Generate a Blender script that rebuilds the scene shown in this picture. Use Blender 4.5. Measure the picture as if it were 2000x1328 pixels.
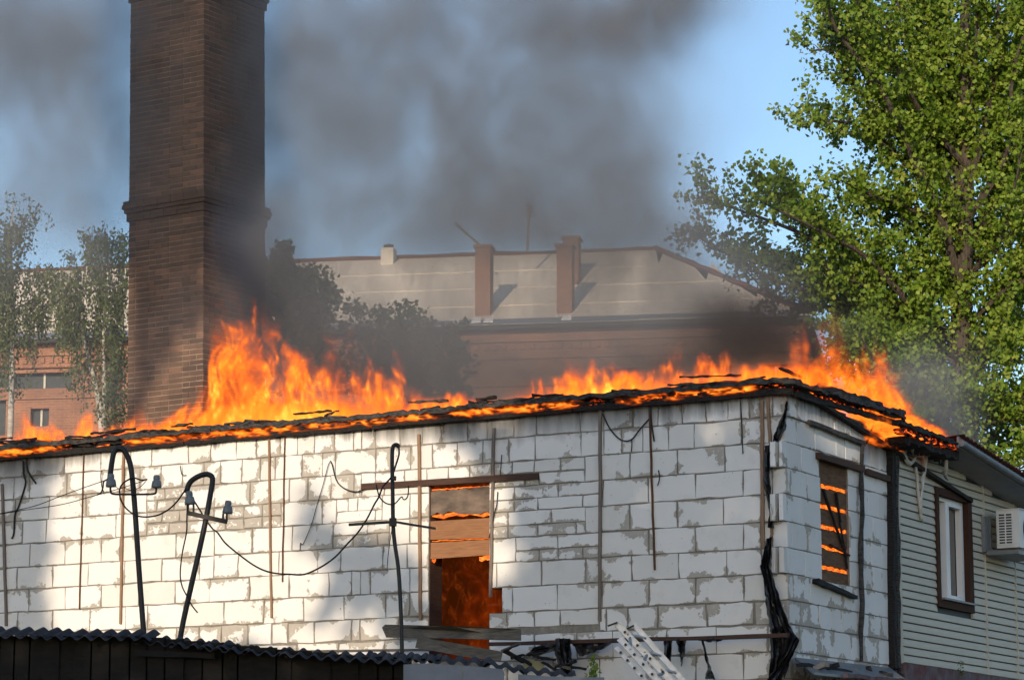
import bpy, math, random
import numpy as np
from mathutils import Vector, Matrix

# ------------------------------------------------------------------ camera, sky, sun, exposure
for _o in list(bpy.data.objects):
    bpy.data.objects.remove(_o)
SC = bpy.context.scene
COL = SC.collection
FPX = 5425.0            # focal length in pixels of a 2000 px wide frame
PITCH = math.radians(10.2)
EYE = 1.65
SUN_AZ = math.radians(16.0)     # sun stands behind the viewer, this far to the left
SUN_EL = math.radians(14.5)

camd = bpy.data.cameras.new('camera')
cam = bpy.data.objects.new('camera', camd)
COL.objects.link(cam)
camd.sensor_width = 36.0
camd.lens = FPX / 2000.0 * 36.0
camd.clip_start = 0.1
camd.clip_end = 3000.0
cam.location = (0, 0, EYE)
cam.rotation_euler = (math.pi / 2 + PITCH, 0, 0)
SC.camera = cam

world = bpy.data.worlds.new('World')
SC.world = world
world.use_nodes = True
wn = world.node_tree
wn.nodes.clear()
w_out = wn.nodes.new('ShaderNodeOutputWorld')
w_bg = wn.nodes.new('ShaderNodeBackground')
w_sky = wn.nodes.new('ShaderNodeTexSky')
w_sky.sky_type = 'NISHITA'
w_sky.sun_disc = False
w_sky.sun_elevation = SUN_EL
w_sky.sun_rotation = math.pi + SUN_AZ
w_sky.altitude = 100
w_sky.air_density = 1.0
w_sky.dust_density = 0.9
w_sky.ozone_density = 2.4
wn.links.new(w_sky.outputs[0], w_bg.inputs[0])
wn.links.new(w_bg.outputs[0], w_out.inputs[0])
w_bg.inputs[1].default_value = 0.15

TO_SUN = Vector((-math.sin(SUN_AZ) * math.cos(SUN_EL), -math.cos(SUN_AZ) * math.cos(SUN_EL), math.sin(SUN_EL)))
sund = bpy.data.lights.new('sun', 'SUN')
sund.energy = 3.2
sund.angle = math.radians(0.53)
sund.color = (1.0, 0.80, 0.58)
sun = bpy.data.objects.new('sun', sund)
COL.objects.link(sun)
sun.rotation_euler = (-TO_SUN).to_track_quat('-Z', 'Y').to_euler()
sun.location = TO_SUN * 60

SC.view_settings.view_transform = 'Standard'
SC.view_settings.look = 'None'
SC.view_settings.exposure = 0.42
SC.view_settings.gamma = 1.0
SC.view_settings.use_curve_mapping = False
SC.render.engine = 'CYCLES'
cy = SC.cycles
cy.use_denoising = True
cy.max_bounces = 8
cy.diffuse_bounces = 3
cy.glossy_bounces = 3
cy.transparent_max_bounces = 16
cy.volume_bounces = 0
cy.sample_clamp_indirect = 4.0
cy.volume_step_rate = 1.8
cy.use_adaptive_sampling = True
cy.adaptive_threshold = 0.014
cy.volume_max_steps = 512

# ------------------------------------------------------------------ helpers
RNG = random.Random(7)
CP, SP = math.cos(PITCH), math.sin(PITCH)

def ray(px, py):
    xc = (px - 1000.0) / FPX
    yc = (664.0 - py) / FPX
    return Vector((xc, CP - yc * SP, SP + yc * CP))

def at(px, py, Y):
    d = ray(px, py)
    t = Y / d.y
    return Vector((d.x * t, Y, EYE + d.z * t))

class Frame:
    """a vertical wall plane: origin on the ground plan, u along the wall, n outwards"""
    def __init__(self, ox, oy, ux, uy, nx, ny):
        self.o = Vector((ox, oy, 0)); self.u = Vector((ux, uy, 0)); self.n = Vector((nx, ny, 0))
    def p(self, s, z, d=0.0):
        return self.o + self.u * s + self.n * d + Vector((0, 0, z))
    def px(self, px, py, d=0.0):
        r = ray(px, py)
        c = self.o + self.n * d
        E = Vector((0, 0, EYE))
        t = (c - E).dot(self.n) / r.dot(self.n)
        q = E + r * t
        return (q - self.o).dot(self.u), q.z

CA, SA = 0.8716, 0.4902
CORNER = (3.19, 32.07)
FR = Frame(CORNER[0], CORNER[1], -CA, SA, -SA, -CA)     # front wall of the block house, s grows to the left
SD = Frame(CORNER[0], CORNER[1], SA, CA, CA, -SA)       # side wall, s grows away from the viewer

class MB:
    def __init__(self):
        self.v = []; self.f = []; self.uv = None
    def add(self, vs, fs):
        b = len(self.v)
        self.v.extend([tuple(q) for q in vs])
        self.f.extend([tuple(i + b for i in q) for q in fs])
    def box(self, c, ax, ay, az):
        """box from centre and three half-axis vectors"""
        c = Vector(c); vs = []
        for k in (-1, 1):
            for j in (-1, 1):
                for i in (-1, 1):
                    vs.append(c + ax * i + ay * j + az * k)
        self.add(vs, [(0, 2, 3, 1), (4, 5, 7, 6), (0, 1, 5, 4), (2, 6, 7, 3), (0, 4, 6, 2), (1, 3, 7, 5)])
    def fbox(self, F, s0, s1, z0, z1, d0, d1):
        """box in a wall frame"""
        self.box(F.p((s0 + s1) / 2, (z0 + z1) / 2, (d0 + d1) / 2), F.u * (abs(s1 - s0) / 2), F.n * (abs(d1 - d0) / 2), Vector((0, 0, abs(z1 - z0) / 2)))
    def beam(self, a, b, w, h, up=Vector((0, 0, 1))):
        a = Vector(a); b = Vector(b); t = (b - a)
        L = t.length; t.normalize()
        r = t.cross(up); r.normalize(); u = r.cross(t)
        self.box((a + b) / 2, t * (L / 2), r * (w / 2), u * (h / 2))
    def rough_beam(self, a, b, w, h, seg=0.18, jit=0.02, rng=RNG, up=Vector((0, 0, 1))):
        """a charred, uneven timber: rings of 6 jittered points"""
        a = Vector(a); b = Vector(b); t = b - a
        L = t.length; t.normalize()
        r = t.cross(up); r.normalize(); u = r.cross(t)
        n = max(2, int(L / seg)); vs = []; fs = []
        prof = [(-.5, -.5), (0, -.52), (.5, -.5), (.5, .5), (0, .52), (-.5, .5)]
        for i in range(n + 1):
            c = a + t * (L * i / n) + u * rng.uniform(-jit, jit) * .6 + r * rng.uniform(-jit, jit) * .5
            kw = w + rng.uniform(-jit, jit); kh = h + rng.uniform(-jit, jit)
            for (pa, pb) in prof:
                vs.append(c + r * (pa * kw + rng.uniform(-jit, jit) * .35) + u * (pb * kh + rng.uniform(-jit, jit) * .5))
        for i in range(n):
            for k in range(6):
                a0 = i * 6 + k; a1 = i * 6 + (k + 1) % 6
                fs.append((a0, a1, a1 + 6, a0 + 6))
        fs.append(tuple(range(5, -1, -1))); fs.append(tuple(n * 6 + k for k in range(6)))
        self.add(vs, fs)
    def tube(self, pts, rad, n=8, caps=True):
        pts = [Vector(q) for q in pts]
        m = len(pts)
        if not hasattr(rad, '__len__'): rad = [rad] * m
        vs = []; fs = []; prev = None
        for i, q in enumerate(pts):
            t = (pts[min(i + 1, m - 1)] - pts[max(i - 1, 0)])
            if t.length < 1e-9: t = Vector((0, 0, 1))
            t.normalize()
            if prev is None:
                ref = Vector((0, 0, 1)) if abs(t.z) < .9 else Vector((0, 1, 0))
                r = t.cross(ref)
            else:
                r = prev - t * prev.dot(t)
                if r.length < 1e-6: r = t.cross(Vector((0, 0, 1)))
            r.normalize(); prev = r; u = t.cross(r)
            for k in range(n):
                an = 2 * math.pi * k / n
                vs.append(q + (r * math.cos(an) + u * math.sin(an)) * rad[i])
        for i in range(m - 1):
            for k in range(n):
                a0 = i * n + k; a1 = i * n + (k + 1) % n
                fs.append((a0, a1, a1 + n, a0 + n))
        if caps:
            fs.append(tuple(range(n - 1, -1, -1))); fs.append(tuple((m - 1) * n + k for k in range(n)))
        self.add(vs, fs)
    def lathe(self, base, axis, prof, n=14):
        """prof: list of (radius, height) along the axis"""
        axis = Vector(axis).normalized(); base = Vector(base)
        ref = Vector((1, 0, 0)) if abs(axis.x) < .8 else Vector((0, 1, 0))
        r = axis.cross(ref).normalized(); u = axis.cross(r)
        vs = []; fs = []
        for (ra, h) in prof:
            for k in range(n):
                an = 2 * math.pi * k / n
                vs.append(base + axis * h + (r * math.cos(an) + u * math.sin(an)) * ra)
        for i in range(len(prof) - 1):
            for k in range(n):
                a0 = i * n + k; a1 = i * n + (k + 1) % n
                fs.append((a0, a1, a1 + n, a0 + n))
        fs.append(tuple(range(n - 1, -1, -1))); fs.append(tuple((len(prof) - 1) * n + k for k in range(n)))
        self.add(vs, fs)
    def slab(self, pts, off):
        """a polygon given thickness by the vector off"""
        n = len(pts)
        vs = [Vector(q) for q in pts] + [Vector(q) + off for q in pts]
        fs = [tuple(range(n)), tuple(range(2 * n - 1, n - 1, -1))]
        for k in range(n):
            fs.append((k, (k + 1) % n, n + (k + 1) % n, n + k))
        self.add(vs, fs)
    def build(self, name, mat, parent=None, smooth=False):
        me = bpy.data.meshes.new(name)
        me.from_pydata(self.v, [], self.f)
        me.update()
        fix_normals(me)
        return link(name, me, mat, parent, smooth)

import bmesh
def fix_normals(me):
    bm = bmesh.new(); bm.from_mesh(me)
    bmesh.ops.recalc_face_normals(bm, faces=bm.faces)
    bm.to_mesh(me); bm.free()

def link(name, me, mat, parent=None, smooth=False):
    if mat is not None and not me.materials: me.materials.append(mat)
    if smooth:
        me.polygons.foreach_set('use_smooth', [True] * len(me.polygons))
    o = bpy.data.objects.new(name, me)
    COL.objects.link(o)
    if parent is not None: o.parent = parent
    return o

def tag(o, label=None, cat=None, group=None, kind=None):
    if label: o['label'] = label
    if cat: o['category'] = cat
    if group: o['group'] = group
    if kind: o['kind'] = kind
    return o

def empty(name, label, cat, group=None):
    o = bpy.data.objects.new(name, None)
    COL.objects.link(o)
    o.empty_display_size = 0.2
    return tag(o, label, cat, group)

# ------------------------------------------------------------------ materials
def newmat(name):
    m = bpy.data.materials.new(name); m.use_nodes = True
    nt = m.node_tree; nt.nodes.clear()
    out = nt.nodes.new('ShaderNodeOutputMaterial')
    return m, nt, out

def N(nt, t, **kw):
    n = nt.nodes.new(t)
    for k, v in kw.items():
        if k.startswith('i_'):
            key = k[2:]
            n.inputs[int(key) if key.isdigit() else key].default_value = v
        else:
            setattr(n, k, v)
    return n

def math_(nt, op, a, b=None, clamp=False, c=None):
    n = nt.nodes.new('ShaderNodeMath'); n.operation = op; n.use_clamp = clamp
    for i, x in enumerate((a, b, c)):
        if x is None: continue
        if hasattr(x, 'is_linked') or hasattr(x, 'links'): nt.links.new(x, n.inputs[i])
        else: n.inputs[i].default_value = x
    return n.outputs[0]

def mix_(nt, fac, a, b):
    n = nt.nodes.new('ShaderNodeMix'); n.data_type = 'RGBA'
    for sock, x in ((n.inputs['Factor'], fac), (n.inputs[6], a), (n.inputs[7], b)):
        if hasattr(x, 'links'): nt.links.new(x, sock)
        else: sock.default_value = x if not isinstance(x, tuple) or len(x) == 4 else (*x, 1)
    return n.outputs[2]

def ramp_(nt, fac, stops, interp='LINEAR'):
    n = nt.nodes.new('ShaderNodeValToRGB'); cr = n.color_ramp; cr.interpolation = interp
    while len(cr.elements) < len(stops): cr.elements.new(.5)
    for e, (p, c) in zip(cr.elements, stops):
        e.position = p; e.color = c if len(c) == 4 else (*c, 1)
    nt.links.new(fac, n.inputs[0])
    return n.outputs[0]

def noise_(nt, vec, scale, detail=4, rough=.55, dist=0.0):
    n = nt.nodes.new('ShaderNodeTexNoise')
    n.inputs['Scale'].default_value = scale; n.inputs['Detail'].default_value = detail
    n.inputs['Roughness'].default_value = rough; n.inputs['Distortion'].default_value = dist
    if vec is not None: nt.links.new(vec, n.inputs['Vector'])
    return n.outputs['Fac']

def pos_(nt, scale=None):
    g = nt.nodes.new('ShaderNodeNewGeometry').outputs['Position']
    if scale:
        m = nt.nodes.new('ShaderNodeVectorMath'); m.operation = 'MULTIPLY'
        nt.links.new(g, m.inputs[0]); m.inputs[1].default_value = scale
        g = m.outputs[0]
    return g

def bsdf(nt, out, col, rough=.8, bump=None, bstr=.3, bdist=.01, metal=0.0, spec=.3):
    p = nt.nodes.new('ShaderNodeBsdfPrincipled')
    if hasattr(col, 'links'): nt.links.new(col, p.inputs['Base Color'])
    else: p.inputs['Base Color'].default_value = (*col, 1) if len(col) == 3 else col
    if hasattr(rough, 'links'): nt.links.new(rough, p.inputs['Roughness'])
    else: p.inputs['Roughness'].default_value = rough
    p.inputs['Metallic'].default_value = metal
    p.inputs['Specular IOR Level'].default_value = spec
    if bump is not None:
        b = nt.nodes.new('ShaderNodeBump'); b.inputs['Strength'].default_value = bstr; b.inputs['Distance'].default_value = bdist
        nt.links.new(bump, b.inputs['Height']); nt.links.new(b.outputs[0], p.inputs['Normal'])
    nt.links.new(p.outputs[0], out.inputs[0])
    return p

def simple(name, c1, c2, scale=8, rough=.8, stretch=None, bstr=.3, bdist=.01, metal=0, spec=.3, detail=5, objvar=0.0):
    m, nt, out = newmat(name)
    v = pos_(nt, stretch)
    n = noise_(nt, v, scale, detail)
    f = ramp_(nt, n, [(.3, (0, 0, 0)), (.7, (1, 1, 1))])
    c = mix_(nt, f, c1, c2)
    if objvar:
        oi = nt.nodes.new('ShaderNodeObjectInfo')
        k = math_(nt, 'MULTIPLY_ADD', oi.outputs['Random'], objvar, c=1 - objvar / 2)
        mm = nt.nodes.new('ShaderNodeVectorMath'); mm.operation = 'SCALE'
        nt.links.new(c, mm.inputs[0]); nt.links.new(k, mm.inputs['Scale'])
        c = mm.outputs[0]
    bsdf(nt, out, c, rough, n, bstr, bdist, metal, spec)
    return m

MAT = {}
MAT['ground'] = simple('ground', (.055, .055, .045), (.035, .05, .025), 1.2)
MAT['mortar'] = simple('mortar', (.27, .25, .22), (.17, .155, .135), 14, .95, bstr=.8, bdist=.02)
MAT['char'] = simple('charred_wood', (.006, .006, .007), (.028, .025, .023), 22, .75, (1, 1, 3), .9, .03)
MAT['char_ash'] = simple('charred_wood_with_ash', (.012, .011, .011), (.075, .072, .07), 13, .8, (1, 1, 2.5), .9, .03)
MAT['rust'] = simple('rusty_steel', (.075, .035, .018), (.12, .06, .03), 30, .85)
MAT['batten'] = simple('weathered_batten', (.30, .19, .12), (.20, .13, .09), 9, .85, (6, 6, 1), .4, .004)
MAT['grey_batten'] = simple('grey_batten', (.21, .175, .15), (.14, .11, .095), 9, .85, (6, 6, 1), .4, .004)
MAT['lintel'] = simple('lintel_timber', (.085, .045, .032), (.045, .026, .02), 9, .8, (1, 1, 8), .5, .006)
MAT['grey_plank'] = simple('weathered_grey_plank', (.15, .135, .115), (.07, .065, .058), 7, .85, (1, 1, 9), .5, .006)
MAT['black_metal'] = simple('painted_black_steel', (.012, .012, .014), (.022, .02, .02), 20, .5, spec=.4)
MAT['wire'] = simple('black_cable', (.012, .012, .012), (.02, .02, .02), 30, .6)
MAT['porcelain'] = simple('grey_porcelain', (.13, .15, .165), (.17, .19, .2), 25, .45, spec=.5)
MAT['asbestos'] = simple('asbestos_sheet', (.05, .053, .06), (.02, .022, .025), 8, .95, bstr=.4)
MAT['shed_dark'] = simple('tarred_shed_boards', (.006, .006, .007), (.013, .012, .011), 6, .9, (1, 1, 4))
MAT['film'] = simple('black_plastic_film', (.010, .010, .012), (.020, .020, .022), 9, .32, spec=.5, bstr=.6, bdist=.02)
MAT['alu'] = simple('aluminium', (.52, .53, .54), (.40, .41, .42), 18, .42, metal=.85, spec=.5)
MAT['blue_sheet'] = simple('blue_grey_sheet', (.20, .23, .28), (.15, .17, .21), 5, .8)
MAT['board_pine'] = simple('pine_board', (.30, .15, .075), (.20, .095, .045), 5, .8, (1, 1, 14), .4, .005)  # plain reddish-brown pine
MAT['board_burnt'] = simple('scorched_board', (.20, .15, .115), (.055, .045, .04), 4, .85, (1, 1, 2), .4, .005)
MAT['window_board'] = simple('brown_window_board', (.19, .10, .05), (.085, .045, .025), 6, .8, (1, 1, 5), .4, .005)
MAT['siding'] = simple('cream_vinyl_siding', (.50, .47, .385), (.46, .43, .355), 3, .55, spec=.4, bstr=.05)
MAT['siding_trim'] = simple('cream_corner_trim', (.52, .48, .38), (.36, .30, .22), 2.2, .6, (2, 2, .6), spec=.4, bstr=.05)
MAT['brown_frame'] = simple('dark_brown_trim', (.058, .028, .018), (.042, .021, .014), 6, .75, spec=.12)
MAT['pvc'] = simple('white_pvc', (.74, .75, .76), (.70, .71, .73), 5, .4, spec=.4, bstr=.02)
MAT['soffit'] = simple('grey_soffit', (.24, .245, .26), (.18, .185, .20), 4, .5, (1, 1, 1), spec=.4)
MAT['melt'] = simple('melted_vinyl', (.62, .60, .56), (.42, .39, .34), 9, .45, spec=.4)
MAT['ac_white'] = simple('ac_casing', (.66, .68, .69), (.60, .62, .63), 5, .45, spec=.4, bstr=.03)
MAT['ac_dark'] = simple('dark_grille_and_slat_shade', (.02, .03, .035), (.035, .045, .05), 10, .6)
MAT['grey_metal'] = simple('galvanised_metal', (.22, .24, .26), (.15, .165, .18), 8, .5, metal=.3)
MAT['red_plinth'] = simple('flaking_red_plinth', (.12, .03, .025), (.14, .15, .17), 6, .85)
MAT['stack_brick'] = simple('stack_brick', (.30, .15, .09), (.22, .11, .07), 9, .9)
MAT['rooftile'] = simple('ridge_rust', (.14, .05, .035), (.09, .045, .035), 5, .9)
MAT['bark'] = simple('bark', (.085, .07, .055), (.038, .031, .025), 9, .95, (3, 3, .6), .8, .03)
MAT['birch_bark'] = simple('birch_bark', (.62, .58, .52), (.30, .27, .24), 5, .9, (1, 1, 4))
MAT['white_vent'] = simple('white_vent', (.62, .58, .5), (.5, .46, .4), 4, .8)

def block_material():
    """white aerated-concrete block: uv holds metres from the lower left corner, uv2 the size, so smears hug the joints"""
    m, nt, out = newmat('aerated_block')
    uv = N(nt, 'ShaderNodeUVMap', uv_map='uv'); sz = N(nt, 'ShaderNodeUVMap', uv_map='size')
    a = N(nt, 'ShaderNodeSeparateXYZ'); b = N(nt, 'ShaderNodeSeparateXYZ')
    nt.links.new(uv.outputs[0], a.inputs[0]); nt.links.new(sz.outputs[0], b.inputs[0])
    u, v = a.outputs[0], a.outputs[1]; w, h = b.outputs[0], b.outputs[1]
    eu = math_(nt, 'MINIMUM', u, math_(nt, 'SUBTRACT', w, u))
    ev = math_(nt, 'MINIMUM', v, math_(nt, 'SUBTRACT', h, v))
    e = math_(nt, 'MINIMUM', eu, ev)
    P = pos_(nt)
    n1 = noise_(nt, P, 17, 6, .66)
    n2 = noise_(nt, P, 2.6, 2, .5)
    oi = N(nt, 'ShaderNodeObjectInfo')
    amt = N(nt, 'ShaderNodeAttribute', attribute_name='smear', attribute_type='OBJECT')
    # smear reach in metres: none on most joints, a few centimetres where the low-frequency noise is high
    am = amt.outputs['Fac']
    lift = math_(nt, 'MULTIPLY', math_(nt, 'SUBTRACT', am, 1.0), .11)
    reach = math_(nt, 'MULTIPLY', math_(nt, 'MAXIMUM', math_(nt, 'ADD', math_(nt, 'SUBTRACT', n2, .485), lift), 0.0), .42)
    wob = math_(nt, 'MULTIPLY', math_(nt, 'SUBTRACT', n1, .5), math_(nt, 'ADD', .045, math_(nt, 'MULTIPLY', reach, 3.4)))
    d = math_(nt, 'SUBTRACT', math_(nt, 'ADD', reach, wob), math_(nt, 'ADD', e, .004))
    sm = math_(nt, 'MULTIPLY', d, 130, True)
    # base colour with faint saw marks, per-block tone and small pits
    saw = noise_(nt, pos_(nt, (40, 40, 3)), 1.0, 2)
    tone = math_(nt, 'MULTIPLY', math_(nt, 'POWER', oi.outputs['Random'], 2.0), .34)
    c = mix_(nt, noise_(nt, P, 2.7, 4), (.78, .775, .765), (.69, .685, .67))
    c = mix_(nt, math_(nt, 'MULTIPLY', saw, .35), c, (.72, .715, .705))
    c = mix_(nt, tone, c, (.50, .475, .43))
    grime = ramp_(nt, noise_(nt, P, 3.3, 6, .65), [(.56, (0, 0, 0)), (.74, (1, 1, 1))])
    c = mix_(nt, math_(nt, 'MULTIPLY', grime, .35), c, (.50, .48, .44))
    pits = ramp_(nt, noise_(nt, P, 34, 2, .4), [(.70, (0, 0, 0)), (.76, (1, 1, 1))])
    pits = math_(nt, 'MULTIPLY', pits, ramp_(nt, noise_(nt, P, 4.4, 2), [(.50, (0, 0, 0)), (.62, (1, 1, 1))]))
    c = mix_(nt, math_(nt, 'MULTIPLY', pits, .75), c, (.20, .19, .17))
    mort = mix_(nt, n1, (.49, .46, .41), (.33, .305, .27))
    c = mix_(nt, sm, c, mort)
    # soot drawn down from the burning eaves; each block carries the eave height above it and how sooty it got
    so = N(nt, 'ShaderNodeAttribute', attribute_name='soot', attribute_type='OBJECT').outputs['Fac']
    rz = N(nt, 'ShaderNodeAttribute', attribute_name='eave', attribute_type='OBJECT').outputs['Fac']
    pz = N(nt, 'ShaderNodeSeparateXYZ'); nt.links.new(P, pz.inputs[0])
    t = math_(nt, 'SUBTRACT', rz, pz.outputs[2])
    streak = math_(nt, 'SUBTRACT', noise_(nt, pos_(nt, (4, 4, .8)), 1.3, 4, .6), .5)
    t = math_(nt, 'SUBTRACT', t, math_(nt, 'MULTIPLY', streak, .35))
    t = math_(nt, 'SUBTRACT', 1.0, math_(nt, 'DIVIDE', t, math_(nt, 'ADD', math_(nt, 'MULTIPLY', so, .34), .03)), True)
    s = math_(nt, 'MULTIPLY', math_(nt, 'POWER', t, .8), .96)
    c = mix_(nt, s, c, (.016, .014, .013))
    hgt = math_(nt, 'SUBTRACT', math_(nt, 'ADD', math_(nt, 'MULTIPLY', n1, .5), math_(nt, 'MULTIPLY', sm, .5)), math_(nt, 'MULTIPLY', pits, 1.2))
    bsdf(nt, out, c, .92, hgt, .45, .012, spec=.2)
    return m
MAT['block'] = block_material()

def brick_material(name, dark, mid, red, objrand=True):
    m, nt, out = newmat(name)
    P = pos_(nt)
    if objrand:
        at_ = N(nt, 'ShaderNodeAttribute', attribute_name='tone', attribute_type='GEOMETRY').outputs['Fac']
    else:
        at_ = noise_(nt, P, 4, 2)
    c = ramp_(nt, at_, [(.0, dark), (.55, mid), (1.0, red)])
    c = mix_(nt, math_(nt, 'MULTIPLY', noise_(nt, P, 22, 5, .65), .7), c, (.05, .035, .03))
    big = ramp_(nt, noise_(nt, P, 1.1, 4), [(.4, (0, 0, 0)), (.65, (1, 1, 1))])
    c = mix_(nt, math_(nt, 'MULTIPLY', big, .45), c, (.042, .034, .03))
    bsdf(nt, out, c, .9, noise_(nt, P, 40, 4), .5, .006, spec=.25)
    return m
MAT['brick'] = brick_material('old_chimney_brick', (.130, .085, .060), (.225, .136, .092), (.34, .185, .118))
MAT['brick_mortar'] = simple('chimney_mortar', (.34, .25, .185), (.15, .11, .085), 4, .95)

def emis(name, stops, scale, strength, stretch=(1, 1, 1), dark=(.01, .008, .007)):
    """charred wood with glowing cracks: it burns, so it emits"""
    m, nt, out = newmat(name)
    P = pos_(nt, stretch)
    n = noise_(nt, P, scale, 6, .65, .6)
    c = ramp_(nt, n, stops)
    p = bsdf(nt, out, dark, .9, n, .6, .02)
    nt.links.new(c, p.inputs['Emission Color']); p.inputs['Emission Strength'].default_value = strength
    return m
MAT['ember'] = emis('burning_embers', [(.52, (0, 0, 0)), (.57, (.40, .03, .002)), (.63, (1, .19, .014)), (.76, (1, .50, .09))], 7, 1.3, (1, 1, 3.4))
MAT['hot'] = emis('glowing_gap', [(.30, (.30, .02, .001)), (.48, (.9, .13, .008)), (.62, (1, .28, .03)), (.8, (1, .55, .12))], 12, 1.1, (1, 1, 2.5))
MAT['room_glow'] = emis('room_wall_fire_glow', [(.46, (.030, .005, .0006)), (.58, (.065, .010, .001)), (.72, (.20, .035, .003)), (.86, (.6, .13, .012))], 5.5, .9, (1.6, 1.6, 1.0))  # firelight of the room put into the surface as emission

def glass_mat():
    m, nt, out = newmat('window_glass')
    p = bsdf(nt, out, (.02, .026, .024), .06, spec=.9)
    return m
MAT['glass'] = glass_mat()
# ------------------------------------------------------------------ the ground
g = MB()
R_ = 900
g.add([(-R_, -R_, 0), (R_, -R_, 0), (R_, R_, 0), (-R_, R_, 0)], [(0, 1, 2, 3)])
tag(g.build('ground', MAT['ground']), kind='structure')

# ------------------------------------------------------------------ the burning block house
HOUSE = empty('block_house', 'white aerated block house with its roof on fire', 'house')
HOUSE.location = FR.p(0, 0)
bpy.context.view_layer.update()
H_INV = HOUSE.matrix_world.inverted()

def put(o, parent):
    """parent without moving"""
    bpy.context.view_layer.update()
    o.parent = parent
    o.matrix_parent_inverse = parent.matrix_world.inverted()

def part(mb, name, mat, parent, smooth=False):
    o = mb.build(name, mat, None, smooth)
    o.parent = parent
    o.matrix_parent_inverse = PINV[parent.name]
    return o
PINV = {}
def reg(o):
    bpy.context.view_layer.update()
    PINV[o.name] = o.matrix_world.inverted()
    return o
reg(HOUSE)

def s_of(F, px, z, d=0.0):
    py = 1000.0
    for _ in range(6):
        s, zz = F.px(px, py, d)
        py += (zz - z) * 166.0
    return s

JY = [778, 826, 875, 925, 975.6, 1028, 1078, 1128, 1179, 1225, 1278, 1330, 1384]
ZB = [FR.px(1360, y)[1] for y in JY]           # tops of the courses, ZB[k] is the top of course k
EAVE = ZB[0]

def block_mesh(w, h, rng, rough=1.0, depth=.08):
    """front face with a slightly chipped outline and eased arrises; x right, y up, z out; origin lower left"""
    j = .0035 * rough
    pts = []
    nx = max(2, min(5, int(w / .14))); ny = max(2, int(h / .13))
    def side(a, b, n):
        for i in range(n):
            t = i / n
            pts.append([a[0] + (b[0] - a[0]) * t, a[1] + (b[1] - a[1]) * t])
    side((0, 0), (w, 0), nx); side((w, 0), (w, h), ny); side((w, h), (0, h), nx); side((0, h), (0, 0), ny)
    for q in pts:
        q[0] += rng.uniform(-j, j); q[1] += rng.uniform(-j, j)
        if rng.random() < .10 * rough:
            q[0] += (w / 2 - q[0]) * rng.uniform(.02, .05); q[1] += (h / 2 - q[1]) * rng.uniform(.02, .07)
    n = len(pts); e = .005
    cx, cy_ = w / 2, h / 2
    inner = []
    for (x, y) in pts:
        inner.append((x + (e if x < cx else -e) * (1 if abs(x - cx) > w * .3 else 0), y + (e if y < cy_ else -e) * (1 if abs(y - cy_) > h * .3 else 0)))
    vs = [(x, y, 0) for x, y in inner] + [(x, y, -e) for x, y in pts] + [(x, y, -depth) for x, y in pts]
    fs = [tuple(range(n))]
    for k in range(n):
        k2 = (k + 1) % n
        fs.append((k, n + k, n + k2, k2)); fs.append((n + k, 2 * n + k, 2 * n + k2, n + k2))
    me = bpy.data.meshes.new('block')
    me.from_pydata(vs, [], fs)
    uv = me.uv_layers.new(name='uv'); sz = me.uv_layers.new(name='size')
    for lp in me.loops:
        x, y, _ = vs[lp.vertex_index]
        uv.data[lp.index].uv = (min(max(x, 0), w), min(max(y, 0), h)); sz.data[lp.index].uv = (w, h)
    me.update()
    return me

def place_block(F, s0, s1, z0, z1, parent, d=0.0, smear=1.0, soot=0.0, eave=EAVE, rough=1.0, gap=.013, depth=.08, tilt=0.0):
    sa_, sb = min(s0, s1), max(s0, s1)
    w = sb - sa_ - gap; h = z1 - z0 - gap
    if w < .02 or h < .02: return None
    me = block_mesh(w, h, RNG, rough, depth)
    me.materials.append(MAT['block'])
    o = bpy.data.objects.new('block', me); COL.objects.link(o)
    right = F.n.cross(Vector((0, 0, 1))) * -1      # right x up = n
    # lower left corner as seen from outside
    if right.dot(F.u) > 0: base = F.p(sa_ + gap / 2, z0 + gap / 2, d + RNG.uniform(-.003, .004))
    else: base = F.p(sb - gap / 2, z0 + gap / 2, d + RNG.uniform(-.003, .004))
    M = Matrix.Identity(4)
    ang = RNG.uniform(-.003, .003) + tilt
    r2 = right * math.cos(ang) + Vector((0, 0, 1)) * math.sin(ang)
    u2 = Vector((0, 0, 1)) * math.cos(ang) - right * math.sin(ang)
    for i in range(3):
        M[i][0] = r2[i]; M[i][1] = u2[i]; M[i][2] = F.n[i]; M[i][3] = base[i]
    o.parent = parent
    o.matrix_parent_inverse = PINV[parent.name]
    o.matrix_basis = M
    o['smear'] = smear; o['soot'] = soot; o['eave'] = eave
    return o

# --- front wall: a recessed mortar core with a doorway, the blocks laid over it
DOOR_L, DOOR_R = s_of(FR, 837, 5.2), s_of(FR, 955, 5.2)      # DOOR_L > DOOR_R because s grows to the left
DOOR_T = FR.px(896, 944)[1]
DOOR_B = FR.px(896, 1290)[1]
LEFT_END = 14.2
core = MB()
core.fbox(FR, DOOR_L, LEFT_END, 0, EAVE, -.30, -.012)
core.fbox(FR, 0.02, DOOR_R, ZB[7], EAVE, -.30, -.0123)
core.fbox(FR, 0.02, s_of(FR, 981, 4.5), ZB[8], ZB[7], -.30, -.0123)
core.fbox(FR, 0.02, DOOR_R, 0, ZB[8], -.30, -.0123)
core.fbox(FR, DOOR_R, DOOR_L, DOOR_T, EAVE, -.30, -.0126)
core.fbox(FR, DOOR_R, DOOR_L, 0, DOOR_B, -.30, -.0126)
FWALL = reg(part(core, 'front_wall', MAT['mortar'], HOUSE))

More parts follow.
